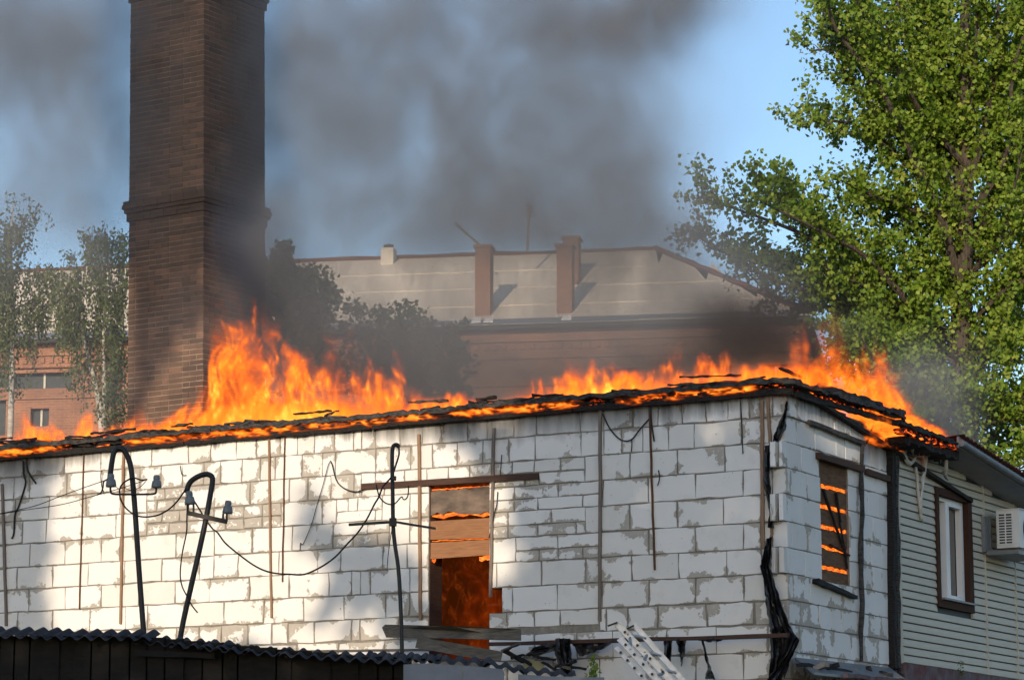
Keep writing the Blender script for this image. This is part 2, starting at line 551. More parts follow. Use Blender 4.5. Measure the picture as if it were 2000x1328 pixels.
RUNS = [
 # (course, low fraction, high fraction, smear, joints in photograph columns)
 (0, 0, 1, .8, [-95, -20, 53, 126, 197, 255, 296, 368, 412, 461.6, 501, 547, 581, 614, 653, 690, 706, 733, 781, 824, 862, 913, 952, 1004, 1048, 1133, 1179, 1236, 1285, 1332, 1379, 1421, 1446, 1464, 1485, 1508, 1547]),
 (1, 0, 1, 1.0, [-90, -50, 27, 58, 131, 200, 243, 273, 314, 356, 398, 430, 472, 508, 537, 589, 630, 655, 733, 762, 802, 844, 893, 943, 994, 1045, 1135, 1179, 1214, 1255, 1305, 1355, 1448, 1486, 1503, 1547]),
 (2, 0, 1, 1.15, [-100, -60, 30, 96, 168, 234, 286]),
 (2, .5, 1, 1.9, [286, 322, 366]), (2, 0, .5, 2.3, [286, 306, 340, 366]),
 (2, 0, 1, 1.3, [366, 418, 488, 527, 564, 601, 646, 691, 706]),
 (2, .5, 1, 1.0, [706, 733, 790, 833, 875, 917, 960, 1000, 1043, 1095, 1142]),
 (2, 0, .33, .9, [706, 750, 837]), (2, 0, .47, 1.0, [955, 1025, 1052, 1142]),
 (2, 0, 1, .75, [1142, 1174, 1230, 1323, 1415, 1486, 1503]),
 (3, 0, 1, 1.2, [-90, -40, 44, 90, 160, 226, 286]),
 (3, .5, 1, 2.2, [286, 316, 350, 366]), (3, 0, .5, 2.3, [286, 330, 366]),
 (3, .48, 1, 1.9, [366, 418, 447, 476, 512, 549]), (3, 0, .48, 2.1, [366, 402, 440, 476, 512, 549]),
 (3, 0, 1, 1.0, [549, 629, 657]), (3, .45, 1, 1.2, [657, 680, 698, 746]), (3, 0, .45, .7, [657, 733, 746]),
 (3, 0, 1, .7, [746, 800, 837]),
 (3, .48, 1, .9, [955, 1004, 1090, 1177]), (3, 0, .48, 1.0, [955, 1004, 1050, 1138, 1177]),
 (3, 0, 1, .6, [1177, 1266, 1358, 1451, 1486, 1508]),
 (4, 0, 1, .9, [-100, -70, 58, 127, 198, 234, 343, 418, 492, 570, 650]), (4, .5, 1, 1.2, [650, 717, 760]), (4, 0, .5, 1.7, [650, 690, 737, 760]),
 (4, 0, 1, .7, [760, 800, 837]),
 (4, .45, 1, .9, [955, 992, 1076, 1143]), (4, 0, .45, 1.1, [955, 992, 1050, 1125, 1143]),
 (4, 0, 1, 1.0, [1143, 1174, 1230, 1323, 1413, 1486, 1503]),
 (5, 0, 1, .75, [-90, -50, 33, 102, 172, 243, 315, 389, 417, 465, 544, 620, 665, 748, 795, 837]),
 (5, 0, 1, .7, [955, 1007]), (5, .45, 1, .8, [1007, 1089, 1172]), (5, 0, .45, 1.3, [1007, 1053, 1090, 1138, 1172]),
 (5, 0, 1, .75, [1172, 1267, 1358, 1452, 1486, 1508]),
 (6, 0, 1, .75, [-100, -40, 56, 127, 197, 270, 341, 409, 487, 564, 642, 687, 704, 723, 800, 837]),
 (6, 0, 1, .7, [955, 970, 1057, 1144, 1172, 1233, 1325, 1419, 1488, 1503]),
 (7, 0, 1, .95, [-110, -70, 34, 102, 175, 245, 288, 360, 438, 515, 593, 672, 753, 800, 837]),
 (7, 0, 1, .8, [980, 1001, 1088, 1176, 1267, 1358, 1453, 1500, 1547]),
 (8, 0, 1, 1.75, [-95, -30, 40, 110, 180, 250, 300, 344, 390, 432, 484, 530, 562, 613, 686, 703, 778, 837]),
 (8, .3, 1, 1.3, [955, 990, 1043, 1094, 1170]), (8, 0, 1, 1.5, [1170, 1183, 1226, 1284, 1379, 1474, 1510, 1547]),
 (9, 0, 1, 1.5, [-90, -10, 80, 170, 260, 350, 440, 580, 660, 750, 837]), (9, 0, 1, 1.35, [955, 1044, 1126, 1196, 1302, 1399, 1500, 1547]),
 (10, 0, 1, 1.1, [-90, 40, 130, 215, 310, 400, 490, 580, 670, 760, 837]), (10, 0, 1, 1.2, [955, 990, 1080, 1171, 1265, 1359, 1452, 1510, 1547]),
 (11, 0, 1, 1.2, [940, 1030, 1125, 1215, 1305, 1400, 1490, 1547]),
]
def soot_at(px):
    """how far soot ran down below the burning eaves along the wall"""
    pts = [(-100, 1.6), (60, 1.5), (110, .9), (180, .35), (300, .18), (500, .15), (700, .35), (800, .9), (880, 1.0), (1000, 1.05), (1150, 1.1), (1250, 1.0), (1350, .7), (1450, .5), (1560, .5)]
    for (a, va), (b, vb) in zip(pts, pts[1:]):
        if a <= px <= b: return va + (vb - va) * (px - a) / (b - a)
    return .3
for (c, f0, f1, sm, js) in RUNS:
    zb, zt = ZB[c + 1], ZB[c]
    z0 = zb + (zt - zb) * f0; z1 = zb + (zt - zb) * f1
    for a, b in zip(js, js[1:]):
        sa_, sb = s_of(FR, a, (z0 + z1) / 2), s_of(FR, b, (z0 + z1) / 2)
        if b == 1547: sb = 0.0
        place_block(FR, sa_, sb, z0, z1, FWALL, 0.0, (sm if a < 1480 or c > 6 else .2) * RNG.uniform(.65, 1.3), soot_at((a + b) / 2), EAVE, 1.8 + .8 * (sm > 1.4), .013 + .006 * (sm > 1.4))
# quoin blocks that stand proud at the corner on every second course, each sawn in two
for c in (2, 4, 6):
    for a, b in ((1503, 1521), (1521, 1549)):
        s0, s1 = s_of(FR, a, ZB[c] - .15, .1), s_of(FR, b, ZB[c] - .15, .0)
        if b == 1549: s1 = -.001
        place_block(FR, s0, s1, ZB[c + 1], ZB[c], FWALL, .10, .25, 0, EAVE, .6, .006, .14)
for c in (3, 5):
    place_block(FR, s_of(FR, 1508, ZB[c] - .15), 0, ZB[c + 1], ZB[c], FWALL, 0.0, .3, 0)

# --- side wall
WIN_S0, WIN_S1 = SD.px(1604, 1020)[0], SD.px(1659, 1030)[0]
WIN_T, WIN_B = SD.px(1604, 899)[1], SD.px(1604, 1134)[1]
SIDE_END = SD.px(1737, 1000)[0]
GAP_S = SD.px(1693, 840)[0]           # from here on the top course has fallen out
core = MB()
core.fbox(SD, .035, WIN_S0, 0, EAVE - .02, -.25, -.0124)
core.fbox(SD, WIN_S0, WIN_S1, WIN_T, EAVE - .02, -.25, -.0127)
core.fbox(SD, WIN_S0, WIN_S1, 0, WIN_B, -.25, -.0127)
core.fbox(SD, WIN_S1, GAP_S, 0, EAVE - .05, -.25, -.0124)
core.fbox(SD, GAP_S, SIDE_END, 0, ZB[1] - .02, -.25, -.0127)
SWALL = reg(part(core, 'side_wall', MAT['mortar'], HOUSE))
SJ = {0: [0, .30, .52, 1.0, 1.42, 1.95, 2.48], 1: [0, .32, .86, 1.5, 1.8, 2.32, 2.62, 2.95, 3.2], 2: [0, .45, .98, 1.5, 2.0, 2.35, 2.75, 3.2],
      3: [0, .12, .60, 1.02, 2.15, 2.5, 2.85, 3.2], 4: [0, .45, 1.02, 2.2, 2.65, 3.2], 5: [0, .13, .58, 1.02, 2.15, 2.55, 2.95, 3.2],
      6: [0, .5, 1.02, 2.2, 2.6, 2.9, 3.2], 7: [0, .15, .62, 1.1, 1.62, 1.95, 2.3, 2.65, 3.2], 8: [0, .35, .6, .9, 1.25, 1.55, 2.1, 2.45, 2.85, 3.2],
      9: [0, .3, .85, 1.3, 1.85, 2.25, 2.7, 3.2], 10: [0, .45, .9, 1.45, 2.0, 2.55, 2.9, 3.2], 11: [0, .5, 1.1, 1.7, 2.3, 3.2]}
for c, js in SJ.items():
    z0, z1 = ZB[c + 1], ZB[c]
    for a, b in zip(js, js[1:]):
        b = min(b, SIDE_END)
        if a >= SIDE_END: continue
        if c == 0: zz1 = z1 - .01 - .03 * ((a + b) / 2)
        else: zz1 = z1
        lo, hi = z0, zz1
        # clip against the window opening
        spans = [(a, b)]
        if lo < WIN_T - .05 and hi > WIN_B + .05:
            spans = []
            if a < WIN_S0: spans.append((a, min(b, WIN_S0)))
            if b > WIN_S1: spans.append((max(a, WIN_S1), b))
            if c == 2 and a < WIN_S1 and b > WIN_S0:
                place_block(SD, max(a, WIN_S0), min(b, WIN_S1), WIN_T + .02, hi, SWALL, 0, .5, .3)
        for (p, q) in spans:
            if q - p < .05: continue
            far = (p + q) / 2 > 2.3
            place_block(SD, p, q, lo, hi, SWALL, 0.0 + (.02 if c == 0 else 0), (.7 if c < 7 else 1.5) * RNG.uniform(.7, 1.25), (.95 if far else .55) if c < 3 else 0, EAVE - .06 * p + (.0 if c else 0) if not far else ZB[1] + .05, 1.0, .010)

# --- doorway: burning room behind, boards nailed across
rm = MB()
rm.fbox(FR, DOOR_R - 1.2, DOOR_L + 3.0, 0.5, EAVE - .1, -2.4, -2.3)
part(rm, 'room_wall', MAT['room_glow'], HOUSE)
rm = MB(); rm.fbox(FR, DOOR_R - 1.3, DOOR_R - 1.22, .5, EAVE - .1, -2.3, -.31); part(rm, 'room_wall', MAT['room_glow'], HOUSE)
rm = MB(); rm.fbox(FR, DOOR_L + 3.02, DOOR_L + 3.1, .5, EAVE - .1, -2.3, -.31); part(rm, 'room_wall', MAT['room_glow'], HOUSE)
rm = MB(); rm.fbox(FR, DOOR_R - 1.2, DOOR_L + 3.0, .42, .5, -2.3, -.31); part(rm, 'room_floor', MAT['char'], HOUSE)
rm = MB(); rm.fbox(FR, -.0, LEFT_END, EAVE - .16, EAVE - .1, -3.6, -.31); part(rm, 'ceiling', MAT['char'], HOUSE)

def door_plank(px0, y0a, y0b, px1, y1a, y1b, mat, name='door_plank', d=-.03, jag_top=0.0, jag_bot=0.0):
    """plank across the doorway from its four photograph corners; the edges may be burnt ragged"""
    n = 12; top = []; bot = []
    for i in range(n + 1):
        t = i / n
        px = px0 + (px1 - px0) * t
        ya = y0a + (y1a - y0a) * t + RNG.uniform(-jag_top, jag_top); yb = y0b + (y1b - y0b) * t + RNG.uniform(-jag_bot, jag_bot)
        s, z = FR.px(px, ya, d); top.append(FR.p(s, z, d))
        s, z = FR.px(px, yb, d); bot.append(FR.p(s, z, d))
    m = MB(); m.slab(top + bot[::-1], FR.n * -.028)
    return part(m, name, mat, HOUSE)
door_plank(833, 960, 1003, 958, 950, 1000, MAT['board_burnt'], jag_top=2.5, jag_bot=4)
door_plank(833, 1018, 1054, 958, 1011, 1050, MAT['board_pine'], d=-.022)
door_plank(833, 1060, 1092, 958, 1053, 1083, MAT['board_pine'], d=-.028)
# glow along the seams between the boards (burning edges)
def glow_strip(F, pts, th, mat, d, name, parent, dep=.02):
    m = MB()
    top = []; bot = []
    for (px, py) in pts:
        s, z = F.px(px, py, d)
        top.append(F.p(s, z + th * RNG.uniform(.3, .7), d)); bot.append(F.p(s, z - th * RNG.uniform(.3, .7), d))
    m.slab(top + bot[::-1], F.n * -dep)
    return part(m, name, mat, parent)
def lerp_pts(a, b, n, j=0):
    return [(a[0] + (b[0] - a[0]) * i / n, a[1] + (b[1] - a[1]) * i / n + RNG.uniform(-j, j)) for i in range(n + 1)]
glow_strip(FR, lerp_pts((837, 957), (955, 949), 23, .7), .014, MAT['hot'], -.05, 'burning_edge', HOUSE)
glow_strip(FR, lerp_pts((838, 1007), (955, 1003), 9, 4), .05, MAT['hot'], -.06, 'burning_edge', HOUSE)
glow_strip(FR, lerp_pts((838, 1056.5), (955, 1051), 17, .8), .009, MAT['hot'], -.06, 'burning_edge', HOUSE)
glow_strip(FR, lerp_pts((838, 1094), (850, 1094), 4, 2), .03, MAT['hot'], -.06, 'burning_edge', HOUSE)
glow_strip(FR, lerp_pts((936, 1090), (955, 1088), 5, 2), .06, MAT['hot'], -.06, 'burning_edge', HOUSE)
# added backing panel that glows for the fire just under the lintel
bk = MB(); bk.fbox(FR, DOOR_R - .02, DOOR_L + .02, FR.px(896, 956)[1], DOOR_T + .02, -.12, -.10); part(bk, 'header_fire_glow', MAT['room_glow'], HOUSE)
jb = MB(); jb.fbox(FR, DOOR_L - .012, DOOR_L + .002, DOOR_B, DOOR_T, -.31, -.018); part(jb, 'scorched_jamb', MAT['lintel'], HOUSE)
# lintel timber over the doorway
lt = MB()
sA, zA = FR.px(706, 950, .03); sB, zB_ = FR.px(1051, 929.5, .03)
lt.rough_beam(FR.p(sA, zA, .005), FR.p(sB, zB_, .005), .07, .075, .25, .004)
part(lt, 'lintel', MAT['lintel'], HOUSE)

# --- side window: boards with fire showing between them
for i in range(6):
    yt = 912 + i * 39.6 if i else 900
    yb = 912 + (i + 1) * 39.6 - 9
    if i == 5: yb = 1150
    dd = -.035
    a = SD.px(1600, yt, dd); b = SD.px(1664, yt + 18 - i * 1.0, dd); c_ = SD.px(1664, yb + 17 - i * 1.0, dd); e = SD.px(1600, yb, dd)
    m = MB(); m.slab([SD.p(*a, dd), SD.p(*b, dd), SD.p(*c_, dd), SD.p(*e, dd)], SD.n * -.025)
    part(m, 'window_board', MAT['window_board'], HOUSE)
for i in range(5):
    y = 912 + (i + 1) * 39.6 - 4.5
    xa, xb = RNG.choice(((1602, 1662), (1602, 1655), (1606, 1662)))
    glow_strip(SD, lerp_pts((xa, y + (xa - 1602) * .26), (xb, y + (xb - 1602) * .26), 11, 2.2), RNG.uniform(.028, .05), MAT['hot'], -.05, 'burning_gap', HOUSE)
m = MB(); m.fbox(SD, WIN_S0 - .2, WIN_S1 + .2, WIN_B - .2, WIN_T + .2, -.16, -.14); part(m, 'window_glow', MAT['room_glow'], HOUSE)
for (p, q) in (((1607, 955), (1652, 1085)), ((1632, 962), (1641, 1020)), ((1640, 1020), (1655, 1110)), ((1622, 1063), (1660, 1085))):
    a = SD.px(*p, -.012); b = SD.px(*q, -.012)
    m = MB(); m.rough_beam(SD.p(*a, -.012), SD.p(*b, -.012), .02, .028, .1, .006, up=SD.n)
    part(m, 'charred_lath', MAT['char'], HOUSE)
def side_beam(p, q, w, h, mat, name, d, jit=.008, seg=.15):
    a = SD.px(*p, d); b = SD.px(*q, d)
    m = MB(); m.rough_beam(SD.p(*a, d), SD.p(*b, d), w, h, seg, jit)
    return part(m, name, mat, HOUSE)
side_beam((1596, 890), (1682, 917), .10, .075, MAT['lintel'], 'window_lintel', .02, .004)
side_beam((1690, 921), (1736, 936), .08, .07, MAT['lintel'], 'window_lintel', .02, .004)
side_beam((1580, 824), (1688, 867), .05, .05, MAT['char_ash'], 'charred_lath', .05)
side_beam((1593, 1134), (1670, 1166), .08, .05, MAT['char'], 'window_sill', .05)
# charred upright pipe and the blackened corner strip against the neighbour
for (xt, yt, xb, yb, r, mt, nm) in ((1683, 868, 1683, 1290, .028, 'char_ash', 'charred_upright'),):
    a = SD.px(xt, yt, .05); b = SD.px(xb, yb, .05)
    pts = [SD.p(a[0] + (b[0] - a[0]) * t + RNG.uniform(-.008, .008), a[1] + (b[1] - a[1]) * t, .05 + RNG.uniform(-.01, .01)) for t in np.linspace(0, 1, 16)]
    m = MB(); m.tube(pts, [r * RNG.uniform(.8, 1.3) for _ in pts], 7); part(m, nm, MAT[mt], HOUSE)
for px0, w_, mt in ((1738, .10, 'char'), (1746, .09, 'char_ash')):
    a = SD.px(px0, 872, .03); b = SD.px(px0 + 5, 1305, .03)
    m = MB(); m.rough_beam(SD.p(*a, .03), SD.p(*b, .03), w_, w_, .2, .018, up=SD.n); part(m, 'charred_post', MAT[mt], HOUSE)

# --- battens and rods fixed to the front wall
def wall_strip(px0, y0, px1, y1, w, th, mat, name, round_=False):
    a = FR.px(px0, y0, th / 2); b = FR.px(px1, y1, th / 2)
    n = 9; m = MB()
    pts = [FR.p(a[0] + (b[0] - a[0]) * i / n + RNG.uniform(-.004, .004), a[1] + (b[1] - a[1]) * i / n, th / 2 + .006 + RNG.uniform(0, .004)) for i in range(n + 1)]
    if round_: m.tube(pts, w / 2, 6)
    else:
        for q in (0,):
            vs = []; fs = []
            for p_ in pts:
                for (aa, bb) in ((-1, -1), (1, -1), (1, 1), (-1, 1)):
                    vs.append(p_ + FR.u * (aa * w / 2) + FR.n * (bb * th / 2))
            for i in range(n):
                for k in range(4):
                    fs.append((i * 4 + k, i * 4 + (k + 1) % 4, i * 4 + 4 + (k + 1) % 4, i * 4 + 4 + k))
            fs += [(3, 2, 1, 0), (n * 4, n * 4 + 1, n * 4 + 2, n * 4 + 3)]
            m.add(vs, fs)
    return part(m, name, mat, HOUSE)
for (x0, y0, x1, y1, w_, mt) in ((5, 945, 13, 1222, .034, 'grey_batten'), (242, 885, 236, 1218, .030, 'batten'), (526, 857, 531, 1206, .024, 'batten'),
                                 (819, 848, 822, 1210, .038, 'batten'), (965, 836, 959, 1166, .034, 'grey_batten'), (1173, 798, 1172, 1213, .036, 'grey_batten'),
                                 (1489, 783, 1491, 1070, .040, 'batten'), (1500, 778, 1505, 865, .034, 'batten'), (1508, 1030, 1507, 1068, .03, 'batten')):
    wall_strip(x0, y0, x1, y1, w_, .028, MAT[mt], 'batten')
for (x0, y0, x1, y1, w_) in ((164, 886, 156, 1189, .020), (557, 853, 552, 1136, .020), (1269, 792, 1279, 1113, .028)):
    wall_strip(x0, y0, x1, y1, w_, .02, MAT['rust'], 'rusty_rod', True)
wall_strip(762, 834, 865, 826, .018, .10, MAT['char'], 'eave_batten')

# --- burning eaves: fascia below, embers between, charred roof edge on top, broken boards above
def zf(px, py, d): return FR.px(px, py, d)[1]
FZ = zf(1360, 783, .06)
for i in range(5):
    s0 = -.12 + i * 2.9; s1 = min(s0 + 2.88, LEFT_END)
    m = MB(); m.rough_beam(FR.p(s0, FZ + .025, .055), FR.p(s1, FZ + .025, .055), .05, .07, .22, .010); part(m, 'fascia_board', MAT['char'], HOUSE)
for i in range(7):
    s0 = -.10 + i * 2.05; s1 = min(s0 + 2.04, LEFT_END)
    m = MB(); m.rough_beam(FR.p(s0, FZ + .085, .01), FR.p(s1, FZ + .085, .01), .05, .08, .10, .012); part(m, 'burning_rafter_edge', MAT['ember'], HOUSE)
    m = MB(); m.rough_beam(FR.p(s0, FZ + .15, .08), FR.p(s1 + .06, FZ + .15 + RNG.uniform(-.01, .01), .08), .13, .06, .09, .020); part(m, 'roof_edge', MAT['char_ash'], HOUSE)
for i in range(64):
    s0 = RNG.uniform(-.1, 12.5); L = RNG.uniform(.25, .8); dz = RNG.uniform(-.075, -.03) if RNG.random() < .75 else RNG.uniform(-.03, .03)
    m = MB(); m.rough_beam(FR.p(s0, FZ + .245 + dz, RNG.uniform(-.1, .16)), FR.p(s0 + L, FZ + .245 + dz + RNG.uniform(-.035, .035), RNG.uniform(-.1, .14)), RNG.uniform(.02, .07), RNG.uniform(.012, .028), .07, .012)
    part(m, 'charred_board', MAT['char_ash' if i % 3 == 0 else 'char'], HOUSE)
for i in range(26):
    s0 = RNG.uniform(-.1, 12.2); L = RNG.uniform(.15, .55)
    m = MB(); m.rough_beam(FR.p(s0, FZ + .10 + RNG.uniform(-.04, .03), .085), FR.p(s0 + L, FZ + .10 + RNG.uniform(-.04, .03), .085), .03, .03, .08, .010)
    part(m, 'charred_splinter', MAT['char'], HOUSE)
# side verge, falling towards the back
def verge(p, q, w, h, mat, name, d, jit=.016, n=1):
    a = SD.px(*p, d); b = SD.px(*q, d)
    m = MB(); m.rough_beam(SD.p(*a, d), SD.p(*b, d), w, h, .10, jit); part(m, name, mat, HOUSE)
verge((1549, 768), (1752, 827), .05, .065, MAT['char'], 'fascia_board', .09, .010)
verge((1553, 757), (1745, 819), .05, .10, MAT['ember'], 'burning_rafter_edge', .04, .014)
verge((1540, 745), (1756, 810), .13, .055, MAT['char_ash'], 'roof_edge', .14, .022)
verge((1600, 752), (1720, 792), .08, .05, MAT['char'], 'charred_board', .10, .02)
verge((1522, 718), (1572, 740), .04, .03, MAT['char'], 'charred_board', .05, .012)
verge((1690, 792), (1762, 806), .10, .05, MAT['char_ash'], 'charred_board', .16, .014)
verge((1757, 800), (1770, 836), .03, .04, MAT['char'], 'charred_board', .16, .008)
verge((1708, 824), (1692, 866), .02, .02, MAT['char'], 'charred_lath', .04, .006)
for i in range(14):
    t = RNG.uniform(0, 1); x = 1550 + 195 * t; y = 748 + 60 * t
    verge((x, y + RNG.uniform(-6, 10)), (x + RNG.uniform(15, 40), y + RNG.uniform(4, 18)), RNG.uniform(.02, .06), RNG.uniform(.015, .035), MAT['char'], 'charred_splinter', RNG.uniform(.06, .18), .010)
# fire seen where the blocks have fallen out
m = MB(); m.fbox(SD, GAP_S + .02, SIDE_END + .1, ZB[1] - .1, EAVE + .02, -.24, -.20); part(m, 'burning_roof_timber', MAT['ember'], HOUSE)
for i in range(6):
    z = ZB[1] + .03 + i * .05
    m = MB(); m.rough_beam(SD.p(GAP_S + .05, z + RNG.uniform(-.02, .02), -.10), SD.p(SIDE_END + .05, z - .04 + RNG.uniform(-.03, .03), -.12), .05, .03, .1, .014)
    part(m, 'burning_lath', MAT['ember'], HOUSE)
# the roof deck itself, falling to the back
dk = MB()
za = FZ + .15
dk.add([FR.p(-.1, za, .0), FR.p(LEFT_END, za, .0), FR.p(LEFT_END, za - .75, -6.0), FR.p(-.1, za - .75, -6.0),
        FR.p(-.1, za - .05, .0), FR.p(LEFT_END, za - .05, .0), FR.p(LEFT_END, za - .80, -6.0), FR.p(-.1, za - .80, -6.0)],
       [(0, 1, 2, 3), (7, 6, 5, 4), (0, 4, 5, 1), (1, 5, 6, 2), (2, 6, 7, 3), (3, 7, 4, 0)])
part(dk, 'roof_deck', MAT['char'], HOUSE)
# back walls so the house is a closed volume
m = MB(); m.fbox(FR, 0.3, LEFT_END, 0, EAVE - .85, -6.2, -6.0); part(m, 'back_wall', MAT['mortar'], HOUSE)
m = MB(); m.fbox(FR, LEFT_END, LEFT_END + .2, 0, EAVE - .85, -6.2, -.3); part(m, 'end_wall', MAT['mortar'], HOUSE)
# ------------------------------------------------------------------ brick chimney
CH = empty('brick_chimney', 'tall square soot-browned brick chimney behind the burning roof', 'chimney')
CHY = 38.75
c0 = at(400, 640, CHY)
CA2, SA2 = math.cos(math.radians(33.6)), math.sin(math.radians(33.6))
CL = Frame(c0.x, c0.y, -CA2, SA2, -SA2, -CA2)     # left face
CR = Frame(c0.x, c0.y, SA2, CA2, CA2, -SA2)       # right face
CH.location = (c0.x, c0.y, 0)
CSIDE = 1.41
LEAN = 0.017                                       # leans a little to the left going up
Z_BASE = 4.9
reg(CH)
def lean(o):
    """shear sideways with height about the base"""
    for v in o.data.vertices:
        v.co.x -= (v.co.z - 7.4) * LEAN
    return o
ZBAND = [at(400, 411, CHY).z, at(400, -24, CHY).z]     # undersides of the two corbel bands
ZTOP = ZBAND[1] + 1.6
m = MB()
cen = CL.o + CL.u * (CSIDE / 2) - CL.n * (CSIDE / 2)
hs = CSIDE / 2 - .006
m.box(Vector((cen.x, cen.y, (ZTOP) / 2)), CL.u * hs, CL.n * hs, Vector((0, 0, ZTOP / 2)))
CORE = lean(part(m, 'core', MAT['brick_mortar'], CH)); reg(CORE)

BH, BP = .064, .0768
def brick_geo(mb, F, s0, s1, z, d=0.0, dep=.11, tones=None):
    j = lambda: RNG.uniform(-.003, .003)
    f = d + RNG.uniform(-.004, .005)
    mb.fbox(F, s0 + .006 + j(), s1 - .006 + j(), z + .005 + j() * .6, z + BH + .002 + j() * .6, f - dep, f)
def brick_obj(mb, name, tone, parent):
    o = lean(part(mb, name, MAT['brick'], parent))
    a = o.data.attributes.new('tone', 'FLOAT', 'POINT')
    a.data.foreach_set('value', [tone] * len(o.data.vertices))
    return o
ncourse = int((ZTOP - Z_BASE) / BP)
singles = []; rest = MB(); rest_tone = []
STL, HDR = .2565, .1255
def layout(odd, L):
    """joint positions along one face measured from the shared arris"""
    js = [0.0]
    x = HDR if odd else STL
    js.append(x)
    k = 0
    while x < L - .01:
        step = STL if (k + odd) % 3 else HDR
        x = min(L, x + step)
        if L - x < .06: x = L
        js.append(x); k += 1
    return js
for k in range(ncourse):
    z = Z_BASE + k * BP
    band = any(zb - .02 <= z < zb + .30 for zb in ZBAND)
    for F, odd in ((CL, k % 2), (CR, (k + 1) % 2)):
        js = layout(odd, CSIDE)
        for a, b in zip(js, js[1:]):
            tone = min(1, max(0, RNG.gauss(.42, .22)))
            dist = abs(z - 8.4)
            singles.append((dist if not band else 99, F, a, b, z, tone))
singles.sort(key=lambda t: t[0])
vis = [q for q in singles if at(400, 845, CHY).z < q[4] < at(400, -30, CHY).z]
low = sorted(vis, key=lambda q: q[4])
chosen = set(id(q) for q in low[:300])
for q in singles:
    _, F, a, b, z, tone = q
    if id(q) in chosen:
        m = MB(); brick_geo(m, F, a, b, z); brick_obj(m, 'brick', tone, CORE)
    else:
        n0 = len(rest.v); brick_geo(rest, F, a, b, z); rest_tone += [tone] * (len(rest.v) - n0)
o = lean(part(rest, 'brickwork', MAT['brick'], CH))
o.data.attributes.new('tone', 'FLOAT', 'POINT').data.foreach_set('value', rest_tone)
tag(o, kind='stuff')
# corbelled bands: rings of proud brick courses
for zb in ZBAND:
    for i, dd in enumerate((.025, .025, .055, .075, .06)):
        z = zb + i * .060
        m = MB()
        # four sides of the ring as staggered bricks
        for F in (CL, CR):
            x = -dd
            while x < CSIDE + dd - .02:
                L = RNG.choice((.25, .25, .13))
                m.fbox(F, x + .003, min(x + L, CSIDE + dd) - .003, z + .002, z + .058, -.12, dd + RNG.uniform(-.004, .004))
                x += L
        m.box(Vector((cen.x, cen.y, z + .03)), CL.u * (CSIDE / 2 + dd - .012), CL.n * (CSIDE / 2 + dd - .012), Vector((0, 0, .0285)))
        brick_obj(m, 'corbel_course', .12 + .1 * (i % 2), CH)

# ------------------------------------------------------------------ neighbouring house with vinyl siding
NB = empty('siding_house', 'house clad in cream vinyl siding beside the burning block house', 'house')
NB.location = SD.p(3.3, 0); reg(NB)
ND = .02                                   # siding face stands this far outside the block side wall
def sdpx(px, py, d=ND): return SD.px(px, py, d)
S_A = sdpx(1752, 1100)[0]; S_END = 11.5
ZS_T = 7.1
NWL = sdpx(1827, 1060)[0]; NWR = sdpx(1897, 1090)[0]
NWT = sdpx(1827, 950)[1]; NWB = sdpx(1832, 1184)[1]
_ea = SD.px(1868, 872, .42); _eb = SD.px(2010, 960, .42)
def z_roof(s): return _ea[1] + (_eb[1] - _ea[1]) / (_eb[0] - _ea[0]) * (s - _ea[0]) - .02
def s_roof(z): return _ea[0] + (z + .02 - _ea[1]) * (_eb[0] - _ea[0]) / (_eb[1] - _ea[1])
m = MB()
def wall_piece(sa_, sb, z0, dd):
    m.slab([SD.p(sa_, z0, dd), SD.p(sb, z0, dd), SD.p(sb, min(ZS_T, z_roof(sb)), dd), SD.p(sa_, min(ZS_T, z_roof(sa_)), dd)], SD.n * (-.3 - dd))
wall_piece(S_A + .02, NWL, 0, ND - .03); wall_piece(NWR, S_END, 0, ND - .03); wall_piece(NWL, NWR, NWT, ND - .031)
m.fbox(SD, NWL, NWR, 0, NWB, -.3, ND - .031)
NWALL = reg(part(m, 'wall', MAT['ac_dark'], NB))  # dark backing colour paints the shadow lines between the slats
z_low = sdpx(1765, 1293)[1]
zr = []
y0 = sdpx(1765, 1083.7)[1]; y12 = sdpx(1765, 1273.7)[1]
PITCHS = (y0 - y12) / 12
JNT = [sdpx(1921, 1000)[0], sdpx(1979, 1000)[0]]
def siding_piece(sa_, sb, z):
    """one lapped clapboard: bottom lip stands out, the face leans back to the top"""
    m = MB()
    h = PITCHS; lip = .024
    for (s0, s1) in ((sa_, sb),):
        prof = [(lip - .008, 0), (lip, .006), (lip, h * .45), (lip - .006, h * .52), (lip - .006, h * .5), (.003, h - .004), (.001, h + .01)]
        prof = [(-.012, .004), (lip, .004), (lip + .002, .010), (lip - .001, h * .5), (.008, h - .010), (.004, h - .008), (-.012, h - .008)]
        vs = []; n = len(prof)
        for s in (s0, s1):
            for (d, dz) in prof: vs.append(SD.p(s, z + dz, ND - .02 + d))
        fs = [(i, i + 1, n + i + 1, n + i) for i in range(n - 1)] + [tuple(range(n)), tuple(range(2 * n - 1, n - 1, -1)), (n - 1, 0, n, 2 * n - 1)]
        m.add(vs, fs)
    part(m, 'siding_slat', MAT['siding'], NWALL)
k = 0
z = z_low
FRAME_W = .085
while z < ZS_T - .08:
    edges = [S_A + .09] + JNT + [S_END]
    for a, b in zip(edges, edges[1:]):
        segs = [(a + .008, b - .008)]
        if z + PITCHS > NWB and z < NWT:
            out_ = []
            for (p, q) in segs:
                if q <= NWL or p >= NWR: out_.append((p, q))
                else:
                    if p < NWL: out_.append((p, NWL))
                    if q > NWR: out_.append((NWR, q))
            segs = out_
        for (p, q) in segs:
            q = min(q, s_roof(z + PITCHS))
            if q - p > .03: siding_piece(p, q, z)
    z += PITCHS; k += 1
